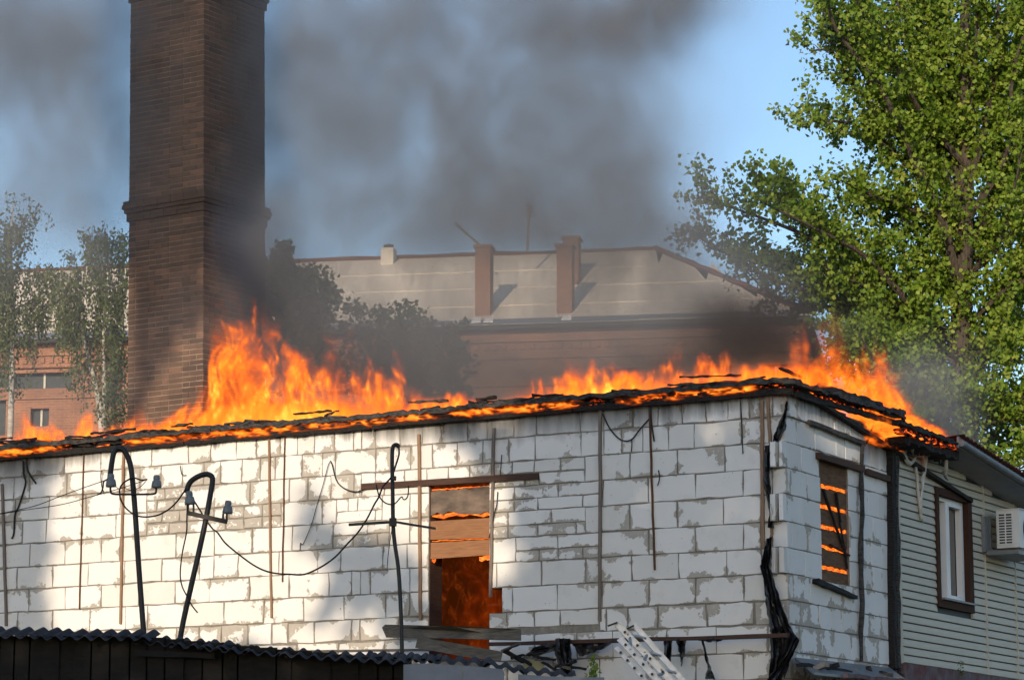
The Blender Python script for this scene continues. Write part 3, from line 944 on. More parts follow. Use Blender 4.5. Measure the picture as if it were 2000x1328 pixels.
for s in JNT:
    m = MB(); m.fbox(SD, s - .012, s + .012, z_low, z_roof(s) - .02, ND - .02, ND + .012); part(m, 'joint_trim', MAT['siding'], NB)
m = MB(); m.fbox(SD, S_A - .03, S_A + .10, z_low - .02, sdpx(1757, 868)[1], ND - .05, ND + .022)
part(m, 'corner_trim', MAT['siding_trim'], NB)
# plinth
m = MB(); m.fbox(SD, S_A + .05, S_END, 0, z_low - .01, -.3, ND + .05); part(m, 'plinth', MAT['red_plinth'], NB)
# window: brown surround, white frame, glass
WN = MB()
ws, we = NWL, NWR
def frame_ring(s0, s1, z0, z1, w, d0, d1, name, mat, parent, wr=None):
    """four butted members"""
    wr = wr or w
    for (a, b, c, e) in ((s0, s0 + w, z0, z1), (s1 - wr, s1, z0, z1), (s0 + w, s1 - wr, z1 - w, z1), (s0 + w, s1 - wr, z0, z0 + w)):
        mm = MB(); mm.fbox(SD, a, b, c, e, d0, d1); part(mm, name, mat, parent)
m = MB(); m.fbox(SD, NWL + .02, NWR - .02, NWB + .02, NWT - .02, -.13, -.112)
NWIN = reg(part(m, 'window', MAT['glass'], NB))
frame_ring(NWL, NWR, NWB, NWT, .10, -.07, ND + .03, 'window_surround', MAT['brown_frame'], NWIN, .15)
s0, s1, z0, z1 = NWL + .10, NWR - .15, NWB + .10, NWT - .10
frame_ring(s0, s1, z0, z1, .05, -.11, -.03, 'window_frame', MAT['pvc'], NWIN)
mid = s0 + (s1 - s0) * .42
m = MB(); m.fbox(SD, mid - .035, mid + .035, z0 + .05, z1 - .05, -.108, -.025); part(m, 'mullion', MAT['pvc'], NWIN)
frame_ring(mid + .035, s1 - .05, z0 + .05, z1 - .05, .045, -.105, -.02, 'sash', MAT['pvc'], NWIN)
m = MB(); m.fbox(SD, NWL + .1, NWR - .02, NWB + .10, NWB + .125, -.06, ND + .07); part(m, 'window_sill', MAT['grey_metal'], NWIN)
# curtain behind the left pane and blind tape in the right one
m = MB()
for i in range(14):
    a = s0 + .06 + i * .018
    m.fbox(SD, a, a + .014, z0 + .06, z1 - .06, -.30 - (i % 2) * .02, -.29)
part(m, 'curtain', MAT['grey_metal'], NWIN)
# roof: sloping eave with soffit, gutter board and corrugated sheet edge
d_e = .42
ea = SD.px(1868, 872, d_e); eb = SD.px(2010, 960, d_e)
t_ = (SD.p(*eb, d_e) - SD.p(*ea, d_e))
e_a = SD.p(*ea, d_e); e_b = SD.p(*ea, d_e) + t_ * 2.4
b_a = SD.p(ea[0], ea[1] - .06, -.0); b_b = SD.p(ea[0] + (eb[0] - ea[0]) * 2.4, ea[1] + (eb[1] - ea[1]) * 2.4 - .06, -.0)
m = MB(); m.slab([e_a, e_b, b_b, b_a], Vector((0, 0, .02))); part(m, 'soffit', MAT['soffit'], NB)
m = MB(); m.beam(e_a + SD.n * .02 + Vector((0, 0, .06)), e_b + SD.n * .02 + Vector((0, 0, .06)), .03, .15); part(m, 'gutter_board', MAT['soffit'], NB)
m = MB(); m.tube([e_a + SD.n * .07 + Vector((0, 0, .04)), e_b + SD.n * .07 + Vector((0, 0, .04))], .045, 10); part(m, 'gutter', MAT['grey_metal'], NB)
# corrugated roof sheet: waves run across the edge
vs = []; fs = []; nn = 220
tdir = (e_b - e_a)
for i in range(nn + 1):
    q = e_a + tdir * (i / nn) + Vector((0, 0, .155 + .014 * math.sin(i * 1.35)))
    vs.append(q + SD.n * .10); vs.append(q - SD.n * 5.0 + Vector((0, 0, -.45)))
    vs.append(q + SD.n * .10 - Vector((0, 0, .012))); vs.append(q - SD.n * 5.0 + Vector((0, 0, -.462)))
for i in range(nn):
    a = i * 4
    fs += [(a, a + 1, a + 5, a + 4), (a + 2, a + 6, a + 7, a + 3), (a, a + 4, a + 6, a + 2)]
m = MB(); m.add(vs, fs); part(m, 'corrugated_roof', MAT['rooftile'], NB)
# burning eave between the two houses
def nb_beam(p, q, w, h, mat, name, d, jit=.014):
    a = SD.px(*p, d); b = SD.px(*q, d)
    m = MB(); m.rough_beam(SD.p(*a, d), SD.p(*b, d), w, h, .08, jit); part(m, name, mat, NB)
nb_beam((1752, 826), (1866, 868), .12, .05, MAT['char'], 'charred_eave_board', .40, .02)
nb_beam((1752, 840), (1862, 876), .10, .06, MAT['ember'], 'burning_eave_board', .36, .02)
nb_beam((1750, 858), (1850, 890), .30, .10, MAT['char'], 'charred_soffit', .22, .03)
nb_beam((1756, 872), (1800, 884), .10, .05, MAT['char_ash'], 'charred_soffit', .12, .02)
# vinyl that melted and ran down the wall
def drip(pts, r, name='melted_vinyl'):
    q = [SD.p(*SD.px(x, y, d), d) for (x, y, d) in pts]
    m = MB(); m.tube(q, r, 6); part(m, name, MAT['melt'], NB, True)
drip([(1764, 880, .10), (1771, 900, .08), (1777, 905, .08), (1785, 898, .09), (1790, 890, .09)], [.02, .03, .035, .025, .015])
drip([(1787, 900, .07), (1791, 930, .06), (1793, 960, .05), (1797, 985, .05), (1799, 1010, .05), (1803, 1020, .05)], [.02, .02, .018, .03, .02, .015])
drip([(1809, 880, .10), (1806, 910, .08), (1803, 940, .07), (1799, 975, .06), (1796, 980, .05)], [.04, .032, .02, .018, .015])
drip([(1805, 915, .08), (1801, 935, .07), (1800, 950, .06)], [.012, .014, .01])
drip([(1823, 878, .14), (1822, 902, .10)], [.008, .006])
drip([(1848, 898, .25), (1848, 915, .20), (1844, 922, .15), (1848, 932, .12), (1852, 937, .12)], [.022, .026, .03, .026, .012])
drip([(1838, 876, .25), (1836, 886, .2)], [.02, .012])
for i in range(9):
    x = 1768 + i * 9 + RNG.uniform(-3, 3)
    drip([(x, 868 + i * 2, .2), (x + RNG.uniform(-2, 2), 880 + i * 2 + RNG.uniform(0, 10), .16)], [.012, .005], 'charred_drip')

# air conditioner on the siding wall
AC = empty('air_conditioner', 'white air conditioner outdoor unit on a grey bracket on the siding wall', 'air conditioner')
a0 = SD.px(1921, 1000, ND)[0]
acs0 = SD.px(1946, 1030, .17)[0]; acs1 = acs0 + .85
acz1 = SD.px(1946, 997, .17)[1]; acz0 = SD.px(1946, 1070, .17)[1]
AC.location = SD.p(acs0, acz0, .3); reg(AC)
D0, D1 = .17, .50
m = MB(); m.fbox(SD, acs0, acs1, acz0, acz1, D0, D1); ACB = reg(part(m, 'casing', MAT['ac_white'], AC))
m = MB(); m.fbox(SD, acs0 - .02, acs1 + .02, acz1, acz1 + .012, D0 - .015, D1 + .02); part(m, 'lid', MAT['ac_white'], AC)
m = MB(); m.fbox(SD, acs0 - .012, acs0 - .002, acz0 + .05, acz1 - .05, D0 + .04, D1 - .10); part(m, 'side_grille', MAT['ac_dark'], AC)
rows = 11
for i in range(rows + 1):
    z = acz0 + .05 + (acz1 - acz0 - .10) * i / rows
    m = MB(); m.fbox(SD, acs0 - .022, acs0 - .012, z - .008, z + .008, D0 + .03, D1 - .09); part(m, 'grille_bar', MAT['ac_white'], AC)
for dd in (D0 + .035, (D0 + D1 - .06) / 2, D1 - .095):
    m = MB(); m.fbox(SD, acs0 - .024, acs0 - .012, acz0 + .04, acz1 - .04, dd - .008, dd + .008); part(m, 'grille_bar', MAT['ac_white'], AC)
cc = SD.p((acs0 + acs1) / 2 - .08, (acz0 + acz1) / 2, D1)
m = MB(); m.lathe(cc, SD.n, [(.20, .002), (.20, .012), (.17, .02), (.17, .014)], 28); part(m, 'fan_guard', MAT['ac_dark'], AC)
for k in range(6):
    m = MB(); m.lathe(cc + SD.n * .012, SD.n, [(.028 * (k + 1) + .006, 0), (.028 * (k + 1) + .006, .012), (.028 * (k + 1) - .001, .012), (.028 * (k + 1) - .001, 0)], 24); part(m, 'guard_ring', MAT['ac_white'], AC)
m = MB()
for s in (acs0 + .1, acs1 - .1):
    m2 = MB(); m2.fbox(SD, s - .02, s + .02, acz0 - .045, acz0 - .003, ND + .004, D1 + .04); m2.fbox(SD, s - .0195, s + .0195, acz0 - .045, acz0 + .45, ND + .003, ND + .04); part(m2, 'bracket', MAT['grey_metal'], AC)
m = MB(); m.fbox(SD, acs0 - .14, acs1 + .1, acz0 - .10, acz0 - .048, ND + .05, D1 + .02); part(m, 'drip_tray', MAT['grey_metal'], AC)
m = MB(); m.fbox(SD, acs0 - .20, acs0 - .06, acz0 - .06, acz0 + .42, ND + .003, ND + .06); part(m, 'back_plate', MAT['grey_metal'], AC)
# ------------------------------------------------------------------ tarred shed with a corrugated roof in front of the wall
SHED = empty('corrugated_shed', 'black tarred shed with a grey corrugated sheet roof in front of the block wall', 'shed')
SHY = 27.0
SHED.location = (at(300, 1300, SHY).x, SHY, 0); reg(SHED)
def corr_sheet(px0, y0, px1, y1, Y, length, pitch=.142, amp=.021, rise=.155, th=.007, name='corrugated_sheet'):
    a = at(px0, y0, Y); b = at(px1, y1, Y)
    L = (b - a).length; t = (b - a).normalized()
    n = max(6, int(L / pitch * 10)); vs = []; fs = []
    ph = RNG.uniform(0, 6.28)
    back = Vector((0.0, length, length * rise))
    for i in range(n + 1):
        q = a + t * (L * i / n); w = math.sin(2 * math.pi * i / n * L / pitch + ph) * amp
        up = Vector((0, 0, w)) + Vector((0, RNG.uniform(-.004, .004), RNG.uniform(-.002, .002)))
        vs += [q + up, q + up + back, q + up - Vector((0, 0, th)), q + up + back - Vector((0, 0, th))]
    for i in range(n):
        k = i * 4
        fs += [(k, k + 4, k + 5, k + 1), (k + 2, k + 3, k + 7, k + 6), (k, k + 2, k + 6, k + 4), (k + 1, k + 5, k + 7, k + 3)]
    fs += [(0, 1, 3, 2), (n * 4, n * 4 + 2, n * 4 + 3, n * 4 + 1)]
    m = MB(); m.add(vs, fs); return part(m, name, MAT['asbestos'], SHED)
for (x0, y0, x1, y1, Y, L) in ((-70, 1240, 100, 1243, 27.0, .9), (78, 1244, 292, 1246, 26.94, .85), (258, 1252, 350, 1259, 27.08, .7), (330, 1259, 455, 1266, 26.96, .7),
                               (385, 1264, 485, 1273, 26.92, .6), (470, 1272, 560, 1279, 27.0, .6), (545, 1277, 670, 1287, 26.92, .65), (655, 1286, 790, 1293, 26.88, .7), (715, 1283, 860, 1290, 27.35, .6),
                               (785, 1289, 960, 1297, 27.08, .6), (940, 1297, 1030, 1313, 27.08, .5), (1010, 1310, 1125, 1322, 27.08, .5)):
    corr_sheet(x0, y0, x1, y1, Y, L)
# front boards
x = -70
while x < 800:
    w = RNG.uniform(26, 40)
    top = 1241 + max(0, x - 250) * .092
    a = at(x, top, 27.15); b = at(x + w + 3, top, 27.15)
    m = MB(); m.box(Vector(((a.x + b.x) / 2, 27.15 + (.0 if int(x * 7) % 2 else .026), (a.z - .0) / 2)), Vector(((b.x - a.x) / 2, 0, 0)), Vector((0, .012, 0)), Vector((0, 0, a.z / 2)))
    part(m, 'wall_board', MAT['shed_dark'], SHED)
    x += w
m = MB(); q = [at(-80, 1246, 27.22), at(262, 1246, 27.22), at(800, 1302, 27.22)]
m.slab([Vector((q[0].x, 27.22, 0)), Vector((q[2].x, 27.22, 0)), q[2], q[1], q[0]], Vector((0, 2.6, 0))); part(m, 'shed_body', MAT['shed_dark'], SHED)
m = MB(); m.rough_beam(at(262, 1275, 27.05), at(420, 1280, 27.05), .05, .05, .2, .006); part(m, 'purlin', MAT['shed_dark'], SHED)

# blue-grey panels standing in front of the shed's right end
def panel(name, label, cat, group, pts, Y, th, mat):
    q = [at(x, y, Y) for (x, y) in pts]
    o = empty(name, label, cat, group); o.location = Vector((q[0].x, Y, 0)); reg(o)
    m = MB(); m.slab(q, Vector((0, th, 0))); part(m, 'sheet', mat, o)
    return o
p_ = panel('metal_panel', 'blue-grey panel with a dark split at the bottom edge under the shed roof', 'panel', None, [(788, 1297), (830, 1295), (903, 1299), (905, 1360), (788, 1360)], 26.5, .05, MAT['blue_sheet'])
m = MB(); m.slab([at(905, 1299, 26.5), at(950, 1303, 26.5), (at(982, 1306, 26.5)), at(985, 1312, 26.5), at(985, 1360, 26.5), at(906, 1360, 26.5)], Vector((0, .05, 0))); part(m, 'sheet', MAT['blue_sheet'], p_)
p_ = panel('grey_panel', 'pale grey panel at the bottom edge left of the ladder', 'panel', None, [(1012, 1316), (1070, 1320), (1180, 1322), (1180, 1360), (1012, 1360)], 26.6, .05, MAT['blue_sheet'])

# ------------------------------------------------------------------ service masts with insulators
def arc_pts(ctrl, n=10):
    """smooth Catmull-Rom through (px, py) points at depth Y"""
    out = []
    c = [ctrl[0]] + list(ctrl) + [ctrl[-1]]
    for i in range(1, len(c) - 2):
        p0, p1, p2, p3 = [Vector(q) for q in c[i - 1:i + 3]]
        for k in range(n):
            t = k / n
            out.append(.5 * ((2 * p1) + (p2 - p0) * t + (2 * p0 - 5 * p1 + 4 * p2 - p3) * t * t + (3 * p1 - p0 - 3 * p2 + p3) * t ** 3))
    out.append(Vector(c[-2]))
    return out
def tube_px(ctrl, Y, r, n=8, k=8):
    pts = arc_pts([at(x, y, Y + (dy if True else 0)) for (x, y, dy) in [(q[0], q[1], q[2] if len(q) > 2 else 0) for q in ctrl]], k)
    m = MB(); m.tube(pts, r, n); return m
def insulator(px, py, Y, parent, scale=.9, tilt=0.0):
    """grey bell insulator: cap, neck, skirt"""
    b = at(px, py, Y)
    ax = Vector((math.sin(tilt), 0, math.cos(tilt)))
    k = scale
    m = MB(); m.lathe(b, ax, [(.020 * k, 0), (.058 * k, .002 * k), (.060 * k, .02 * k), (.052 * k, .075 * k), (.046 * k, .085 * k), (.034 * k, .092 * k), (.040 * k, .105 * k), (.038 * k, .135 * k), (.030 * k, .150 * k), (.012 * k, .153 * k)], 16)
    return part(m, 'insulator', MAT['porcelain'], parent, True)
MY = 28.0
M1 = empty('service_mast', 'tall black hooked steel mast with a thin U-shaped arm and two grey insulators', 'mast', 'hooked service masts before the block wall')
M1.location = at(284, 1300, MY); reg(M1)
part(tube_px([(289, 1345), (281, 1240), (272, 1120), (264, 1000), (259, 940), (254, 905), (244, 882), (233, 875), (224, 881), (219, 900), (213, 945)], MY, .028, 10), 'pole', MAT['black_metal'], M1, True)
part(tube_px([(304, 946), (305, 958), (301, 964), (280, 965), (240, 965), (220, 964), (216, 958), (216, 948)], MY - .05, .011, 7), 'cross_arm', MAT['black_metal'], M1, True)
insulator(305.5, 953, MY - .05, M1, .88); insulator(217, 951, MY - .05, M1, .9, -.05)
M2 = empty('service_mast', 'leaning black hooked steel mast with a flat bar arm and two grey insulators', 'mast', 'hooked service masts before the block wall')
M2.location = at(350, 1300, MY); reg(M2)
part(tube_px([(340, 1345), (353, 1240), (372, 1150), (388, 1080), (402, 1015), (411, 965), (415, 940), (413, 930), (404, 926), (390, 929), (375, 938), (368, 948), (364, 962)], MY, .028, 10), 'pole', MAT['black_metal'], M2, True)
def flat_bar(p, q, Y, w, h, mat, name, parent):
    m = MB(); m.beam(at(*p, Y), at(*q, Y), w, h); return part(m, name, mat, parent)
flat_bar((365, 1001), (444, 1019), MY - .05, .03, .045, MAT['black_metal'], 'cross_arm', M2)
for (p, q) in (((367, 1003), (368, 980)), ((378, 1003), (378, 984)), ((435, 1016), (436, 1003)), ((443, 1018), (443, 1002))):
    flat_bar(p, q, MY - .05, .02, .02, MAT['black_metal'], 'pin', M2)
insulator(371, 985, MY - .05, M2, .9, -.08); insulator(444, 1003, MY - .05, M2, .88, .06)
M3 = empty('aerial_mast', 'thin steel mast with a clamped cross bar standing left of the burning doorway', 'mast')
M3.location = at(786, 1300, MY); reg(M3)
part(tube_px([(786, 1310), (784, 1220), (779, 1120), (771, 1060), (768, 1025), (767, 960), (766, 905), (767, 876), (771, 869), (776, 869), (779, 874)], MY, [.026] * 200, 9) if False else tube_px([(786, 1310), (784, 1220), (779, 1120), (771, 1060), (768, 1025), (767, 960), (766, 905), (767, 876), (771, 869), (776, 869), (779, 874)], MY, .021, 9), 'pole', MAT['black_metal'], M3, True)
part(tube_px([(779, 874), (779, 888), (773, 908), (768, 924)], MY - .03, .010, 7), 'loop', MAT['black_metal'], M3, True)
flat_bar((681, 1024.5), (766, 1019), MY - .05, .03, .026, MAT['black_metal'], 'cross_arm', M3)
flat_bar((766, 1018), (851, 1032), MY - .05, .03, .022, MAT['black_metal'], 'cross_arm', M3)
m = MB(); m.beam(at(767.5, 1012, MY - .03), at(767.5, 1027, MY - .03), .072, .072, Vector((0, 1, 0))); part(m, 'clamp', MAT['black_metal'], M3)
m = MB(); m.beam(at(769, 930, MY - .03), at(769, 938, MY - .03), .05, .05, Vector((0, 1, 0))); part(m, 'clamp', MAT['black_metal'], M3)

# ------------------------------------------------------------------ cables
def cable(ctrl, Y, r, label, name='cable', group=None):
    o = tube_px(ctrl, Y, r, 6, 8).build(name, MAT['wire'], None, True)
    return tag(o, label, 'cable', group)
cable([(-30, 1008, -1), (60, 990, -.6), (120, 968), (170, 950), (205, 938)], MY, .0045, 'thin upper wire running left from the tall hooked mast')
cable([(-30, 1009, -1), (40, 997, -.6), (120, 985), (180, 969), (230, 955), (262, 945), (288, 936)], MY - .02, .0045, 'thin lower wire running left behind the tall hooked mast')
cable([(288, 936), (275, 937), (262, 933), (252, 936), (240, 944), (234, 955), (234, 968), (238, 980), (246, 992), (258, 1002), (272, 1008), (290, 1009), (310, 1005), (330, 994), (345, 980), (356, 965), (363, 955)], MY - .04, .009, 'thick cable looping from the tall mast to the leaning mast')
cable([(379, 978), (390, 995), (400, 1012), (415, 1032), (425, 1040), (440, 1060), (466, 1082), (495, 1103), (520, 1115), (545, 1120), (565, 1121), (588, 1122), (604, 1118), (630, 1105), (655, 1087), (680, 1060), (697, 1042), (715, 1016), (731, 985), (740, 970), (747, 952), (757, 940), (766, 930)], MY - .04, .0095, 'thick cable sagging between the leaning mast and the aerial mast')
cable([(366, 985), (365, 1010), (364, 1040), (356, 1080), (352, 1120), (356, 1145), (366, 1165), (375, 1182), (386, 1196)], MY - .06, .007, 'loose cable end hanging down beside the leaning mast')
cable([(213, 944), (222, 947), (232, 954), (240, 952), (255, 957), (265, 955), (275, 950), (286, 938)], MY - .07, .004, 'thin jumper wire between the two insulators of the tall mast')
cable([(190, 966), (197, 962), (201, 952), (203, 940), (212, 935)], MY - .05, .008, 'short frayed cable tail at the left insulator of the tall mast')
cable([(198, 918), (197, 930), (199, 950), (203, 962)], MY - .02, .005, 'stiff wire standing up beside the left insulator')
cable([(735, 946), (738, 960), (742, 971), (750, 980), (758, 984), (764, 985)], MY, .007, 'short dark cable crossing left of the aerial mast')
cable([(768, 986), (774, 981), (780, 974), (785, 970), (788, 975), (793, 974), (797, 966), (798, 948)], MY - .03, .007, 'short curled cable right of the aerial mast')
cable([(766, 1030), (761, 1060), (757, 1095), (756, 1115)], MY, .004, 'thin wire hanging below the clamp of the aerial mast')
# loose wires lying against the wall
def wall_cable(ctrl, r, label, name='wire', d=.03):
    pts = arc_pts([FR.p(*FR.px(x, y, d), d) for (x, y) in ctrl], 6)
    m = MB(); m.tube(pts, r, 6)
    return tag(m.build(name, MAT['wire'], None, True), label, 'wire')
wall_cable([(1177, 808), (1190, 835), (1205, 853), (1220, 861), (1235, 857), (1250, 838), (1268, 818)], .009, 'dark wire hanging in a loop under the eaves between two rods')
wall_cable([(1234, 857), (1234, 870), (1233, 882)], .007, 'short wire end hanging below the loop')
wall_cable([(1270, 792), (1273, 830), (1278, 862)], .010, 'short black wire beside the rusty rod under the eaves')
wall_cable([(1446, 778), (1449, 830), (1450, 860), (1451, 886)], .007, 'thin black wire hanging under the eaves near the corner')
wall_cable([(1286, 918), (1288, 930), (1287, 940), (1284, 948)], .007, 'small bent wire beside the rusty rod on the shaded wall')
wall_cable([(644, 902), (640, 912), (630, 950), (618, 990), (608, 1025), (592, 1062), (587, 1060), (586, 1074)], .005, 'thin wire dangling down the wall left of the aerial mast')
wall_cable([(645, 900), (649, 908), (656, 935), (665, 948), (680, 957), (697, 960), (708, 956)], .008, 'bent cable leading from the wall to the lintel end')
wall_cable([(972, 960), (970, 985), (966, 1000), (960, 1030), (955, 1050)], .006, 'thin wire hanging on the right jamb of the doorway')
wall_cable([(980, 888), (978, 915), (976, 940)], .006, 'short black wire stub above the lintel')
wall_cable([(45, 900), (46, 925), (50, 942), (44, 965), (36, 990), (29, 1005), (27, 1040), (23, 1052)], .012, 'scorched black strip of film hanging at the shaded left end of the wall', d=.02)
wall_cable([(52, 890), (54, 918), (70, 944)], .012, 'scorched black lath hanging from the eaves at the left end', d=.02)
wall_cable([(352, 909), (355, 926), (364, 928)], .005, 'small bent nail wire high on the sunlit wall', d=.02)

# ------------------------------------------------------------------ timber, film and ladder at the foot of the wall
def loose_plank(pts, Y, th, label, mat):
    q = [at(x, y, Y + (dy if True else 0)) for (x, y, dy) in pts]
    m = MB(); m.slab(q, Vector((0, th, 0)))
    return tag(m.build('plank', mat), label, 'plank')
loose_plank([(746, 1225, 1.6), (752, 1219, 1.6), (880, 1222, .4), (1018, 1228, 0), (1018, 1250, 0), (880, 1246, .4), (754, 1244, 1.6)], 32.5, .045, 'long grey weathered plank lying across the foot of the burning doorway', MAT['grey_plank'])
loose_plank([(815, 1246, .3), (840, 1247, .3), (905, 1258, .2), (982, 1272, 0), (978, 1292, 0), (900, 1280, .2), (811, 1264, .3)], 32.3, .04, 'shorter tilted grey plank below the long one at the doorway', MAT['grey_plank'])
m = MB(); m.rough_beam(FR.p(*FR.px(955, 1258, .25), .25), FR.p(*FR.px(1540, 1240, .25), .25), .06, .045, .4, .005)
tag(m.build('rail', MAT['lintel']), 'long dark rail running along the foot of the shaded wall', 'rail')
m = MB(); m.rough_beam(FR.p(*FR.px(560, 1272, .2), .2), FR.p(*FR.px(850, 1268, .2), .2), .05, .03, .4, .005)
tag(m.build('rail', MAT['grey_plank']), 'thin grey rail behind the shed roof left of the doorway', 'rail')
m = MB(); m.rough_beam(FR.p(*FR.px(985, 1270, .3), .3), FR.p(*FR.px(1022, 1290, .3), .3), .07, .05, .2, .008)
tag(m.build('plank', MAT['char']), 'short black charred plank end right of the doorway', 'plank')

def film(ctrl, label, d=.08, folds=5, name='plastic_film', cross=9):
    """crumpled black film: a strip with a width that varies along its length; ctrl rows are (px left, py left, px right, py right)"""
    n = len(ctrl); vs = []; fs = []
    sub = 4; rows = []
    for i in range(n - 1):
        for k in range(sub):
            t = k / sub
            rows.append([ctrl[i][j] + (ctrl[i + 1][j] - ctrl[i][j]) * t for j in range(4)])
    rows.append(list(ctrl[-1]))
    ph = [RNG.uniform(0, 6.28) for _ in range(4)]
    for ri, (xa, ya, xb, yb) in enumerate(rows):
        for c in range(cross + 1):
            t = c / cross
            px = xa + (xb - xa) * t + RNG.uniform(-1.2, 1.2); py = ya + (yb - ya) * t + RNG.uniform(-1.2, 1.2)
            dd = d + .035 * math.sin(folds * math.pi * t + ph[0] + ri * .25) + .02 * math.sin(ri * .9 + ph[1] + t * 4) + RNG.uniform(-.012, .012)
            vs.append(FR.p(*FR.px(px, py, dd), dd))
    m = len(rows)
    for r in range(m - 1):
        for c in range(cross):
            a = r * (cross + 1) + c
            fs.append((a, a + 1, a + cross + 2, a + cross + 1))
    mb = MB(); mb.add(vs, fs)
    o = mb.build(name, MAT['film'])
    md = o.modifiers.new('t', 'SOLIDIFY'); md.thickness = .004
    return tag(o, label, 'plastic film')
film([(1534, 783, 1539, 784), (1531, 800, 1537, 805), (1520, 832, 1534, 838), (1512, 852, 1524, 858), (1510, 866, 1514, 868)], 'black film rag hanging from the eaves at the corner of the block wall', .05, 3, cross=4)
film([(1494, 870, 1503, 868), (1491, 900, 1504, 905), (1490, 940, 1503, 935), (1498, 970, 1508, 972), (1503, 1000, 1509, 1002), (1499, 1030, 1511, 1032)], 'narrow torn black film beside the battens at the corner', .06, 3, cross=4)
film([(1497, 1052, 1508, 1048), (1489, 1085, 1507, 1080), (1484, 1105, 1506, 1110), (1490, 1130, 1511, 1132), (1494, 1160, 1521, 1160), (1498, 1190, 1530, 1190), (1503, 1222, 1545, 1225), (1505, 1240, 1556, 1245), (1505, 1285, 1552, 1262), (1500, 1330, 1535, 1290)], 'large bunched black film sheet hanging down the corner', .16, 7, cross=12)
film([(1552, 1240, 1562, 1248), (1540, 1268, 1552, 1272), (1520, 1300, 1540, 1300), (1495, 1330, 1530, 1335)], 'black film roll slanting off the corner at the bottom edge', .26, 4, cross=6)
film([(1020, 1285, 1045, 1262), (1050, 1280, 1075, 1255), (1085, 1270, 1108, 1248), (1108, 1262, 1112, 1246)], 'black film draped right of the doorway under the rail', .28, 4, cross=7)
film([(1086, 1246, 1114, 1246), (1084, 1270, 1116, 1275), (1092, 1300, 1117, 1305), (1096, 1318, 1114, 1320)], 'black film hanging as a wide rag left of the small plant', .30, 5, cross=8)
film([(1112, 1250, 1208, 1246), (1122, 1262, 1200, 1252), (1133, 1282, 1180, 1266)], 'triangular black film under the rail left of the ladder', .24, 4, cross=10)
film([(1296, 1246, 1313, 1246), (1298, 1268, 1312, 1272), (1296, 1285, 1309, 1300)], 'narrow black film rag under the rail right of the ladder', .24, 3, cross=6)
film([(1318, 1246, 1340, 1246), (1324, 1260, 1338, 1270), (1328, 1280, 1331, 1302)], 'pointed black film scrap under the rail right of the ladder', .24, 3, cross=6)
film([(1370, 1248, 1374, 1248), (1377, 1280, 1382, 1280), (1382, 1305, 1388, 1302), (1376, 1325, 1396, 1326)], 'thin black film tail hanging to the bottom edge', .24, 2, cross=5)
film([(1345, 1245, 1425, 1244), (1385, 1253, 1400, 1252)], 'flat black film scrap along the rail', .24, 3, cross=8)
m = MB(); q = [FR.p(*FR.px(x, y, .2), .2) for (x, y) in ((1019, 1300), (1032, 1284), (1060, 1296), (1060, 1306), (1048, 1312), (1024, 1306))]
m.slab(q, FR.n * -.02); tag(m.build('board', simple('cream_board', (.55, .5, .28), (.45, .42, .25), 5)), 'small cream board scrap behind the black film', 'board')

for i in range(9):
    x = 985 + i * 15 + RNG.uniform(-6, 6); y = 1272 + i * 3.5 + RNG.uniform(-6, 8); an = RNG.uniform(-.5, .6); L = RNG.uniform(22, 48)
    m = MB(); m.rough_beam(FR.p(*FR.px(x, y, .34), .34), FR.p(*FR.px(x + L * math.cos(an), y + L * math.sin(an), .38), .38), RNG.uniform(.03, .07), RNG.uniform(.02, .04), .06, .010)
    tag(m.build('charred_scrap', MAT['char' if i % 3 else 'grey_plank']), 'charred scrap of wood in the debris right of the burning doorway', 'debris', 'charred scraps right of the doorway')
# aluminium extension ladder leaning against the wall
LD = empty('ladder', 'aluminium extension ladder leaning on the shaded wall', 'ladder')
LY = 31.6
LD.location = at(1400, 1600, LY - .4); reg(LD)
def ladder_rail(p, q, Y0, Y1, w, h, name='rail'):
    a = at(*p, Y0); b = at(*q, Y1)
    b2 = a + (b - a) * 1.9
    t = (b2 - a).normalized(); r = t.cross(Vector((0, 1, 0))).normalized(); u = r.cross(t)
    m = MB()
    for (o1, ww, hh) in ((r * (w / 2 - .004), .008, h), (r * -(w / 2 - .004), .008, h), (Vector((0, 0, 0)), w - .016, h * .35)):
        m.box((a + b2) / 2 + o1, t * ((b2 - a).length / 2), r * (ww / 2), u * (hh / 2))
    o = part(m, name, MAT['alu'], LD)
    return a, b2, t, r, u
R1 = ladder_rail((1204, 1217), (1312, 1330), LY + .15, LY, .075, .05)
R2 = ladder_rail((1238, 1219), (1335, 1330), LY + .20, LY + .05, .065, .05)
R3 = ladder_rail((1210, 1246), (1286, 1330), LY + .05, LY - .1, .075, .05)
R4 = ladder_rail((1203, 1264), (1262, 1330), LY + .02, LY - .12, .05, .05)
for i in range(5):
    t = .10 + i * .16
    for (A, B) in ((R1, R2), (R3, R1)):
        a = A[0] + (A[1] - A[0]) * (t + (.05 if A is R3 else 0)); b = B[0] + (B[1] - B[0]) * (t + .03)
        m = MB(); m.tube([a, b], .018, 8); part(m, 'rung', MAT['alu'], LD)
for i in range(7):
    for A in (R1, R3, R4):
        a = A[0] + (A[1] - A[0]) * (.08 + i * .12)
        m = MB(); m.tube([a - Vector((0, .04, 0)), a + Vector((0, .0, 0))], .016, 8); part(m, 'rung_socket', MAT['black_metal'], LD)
m = MB(); m.beam(at(1187, 1222, LY + .12), at(1206, 1215, LY + .12), .03, .02); part(m, 'hook', MAT['black_metal'], LD)
m = MB(); m.beam(at(1224, 1228, LY + .16), at(1238, 1221, LY + .16), .03, .02); part(m, 'hook', MAT['black_metal'], LD)

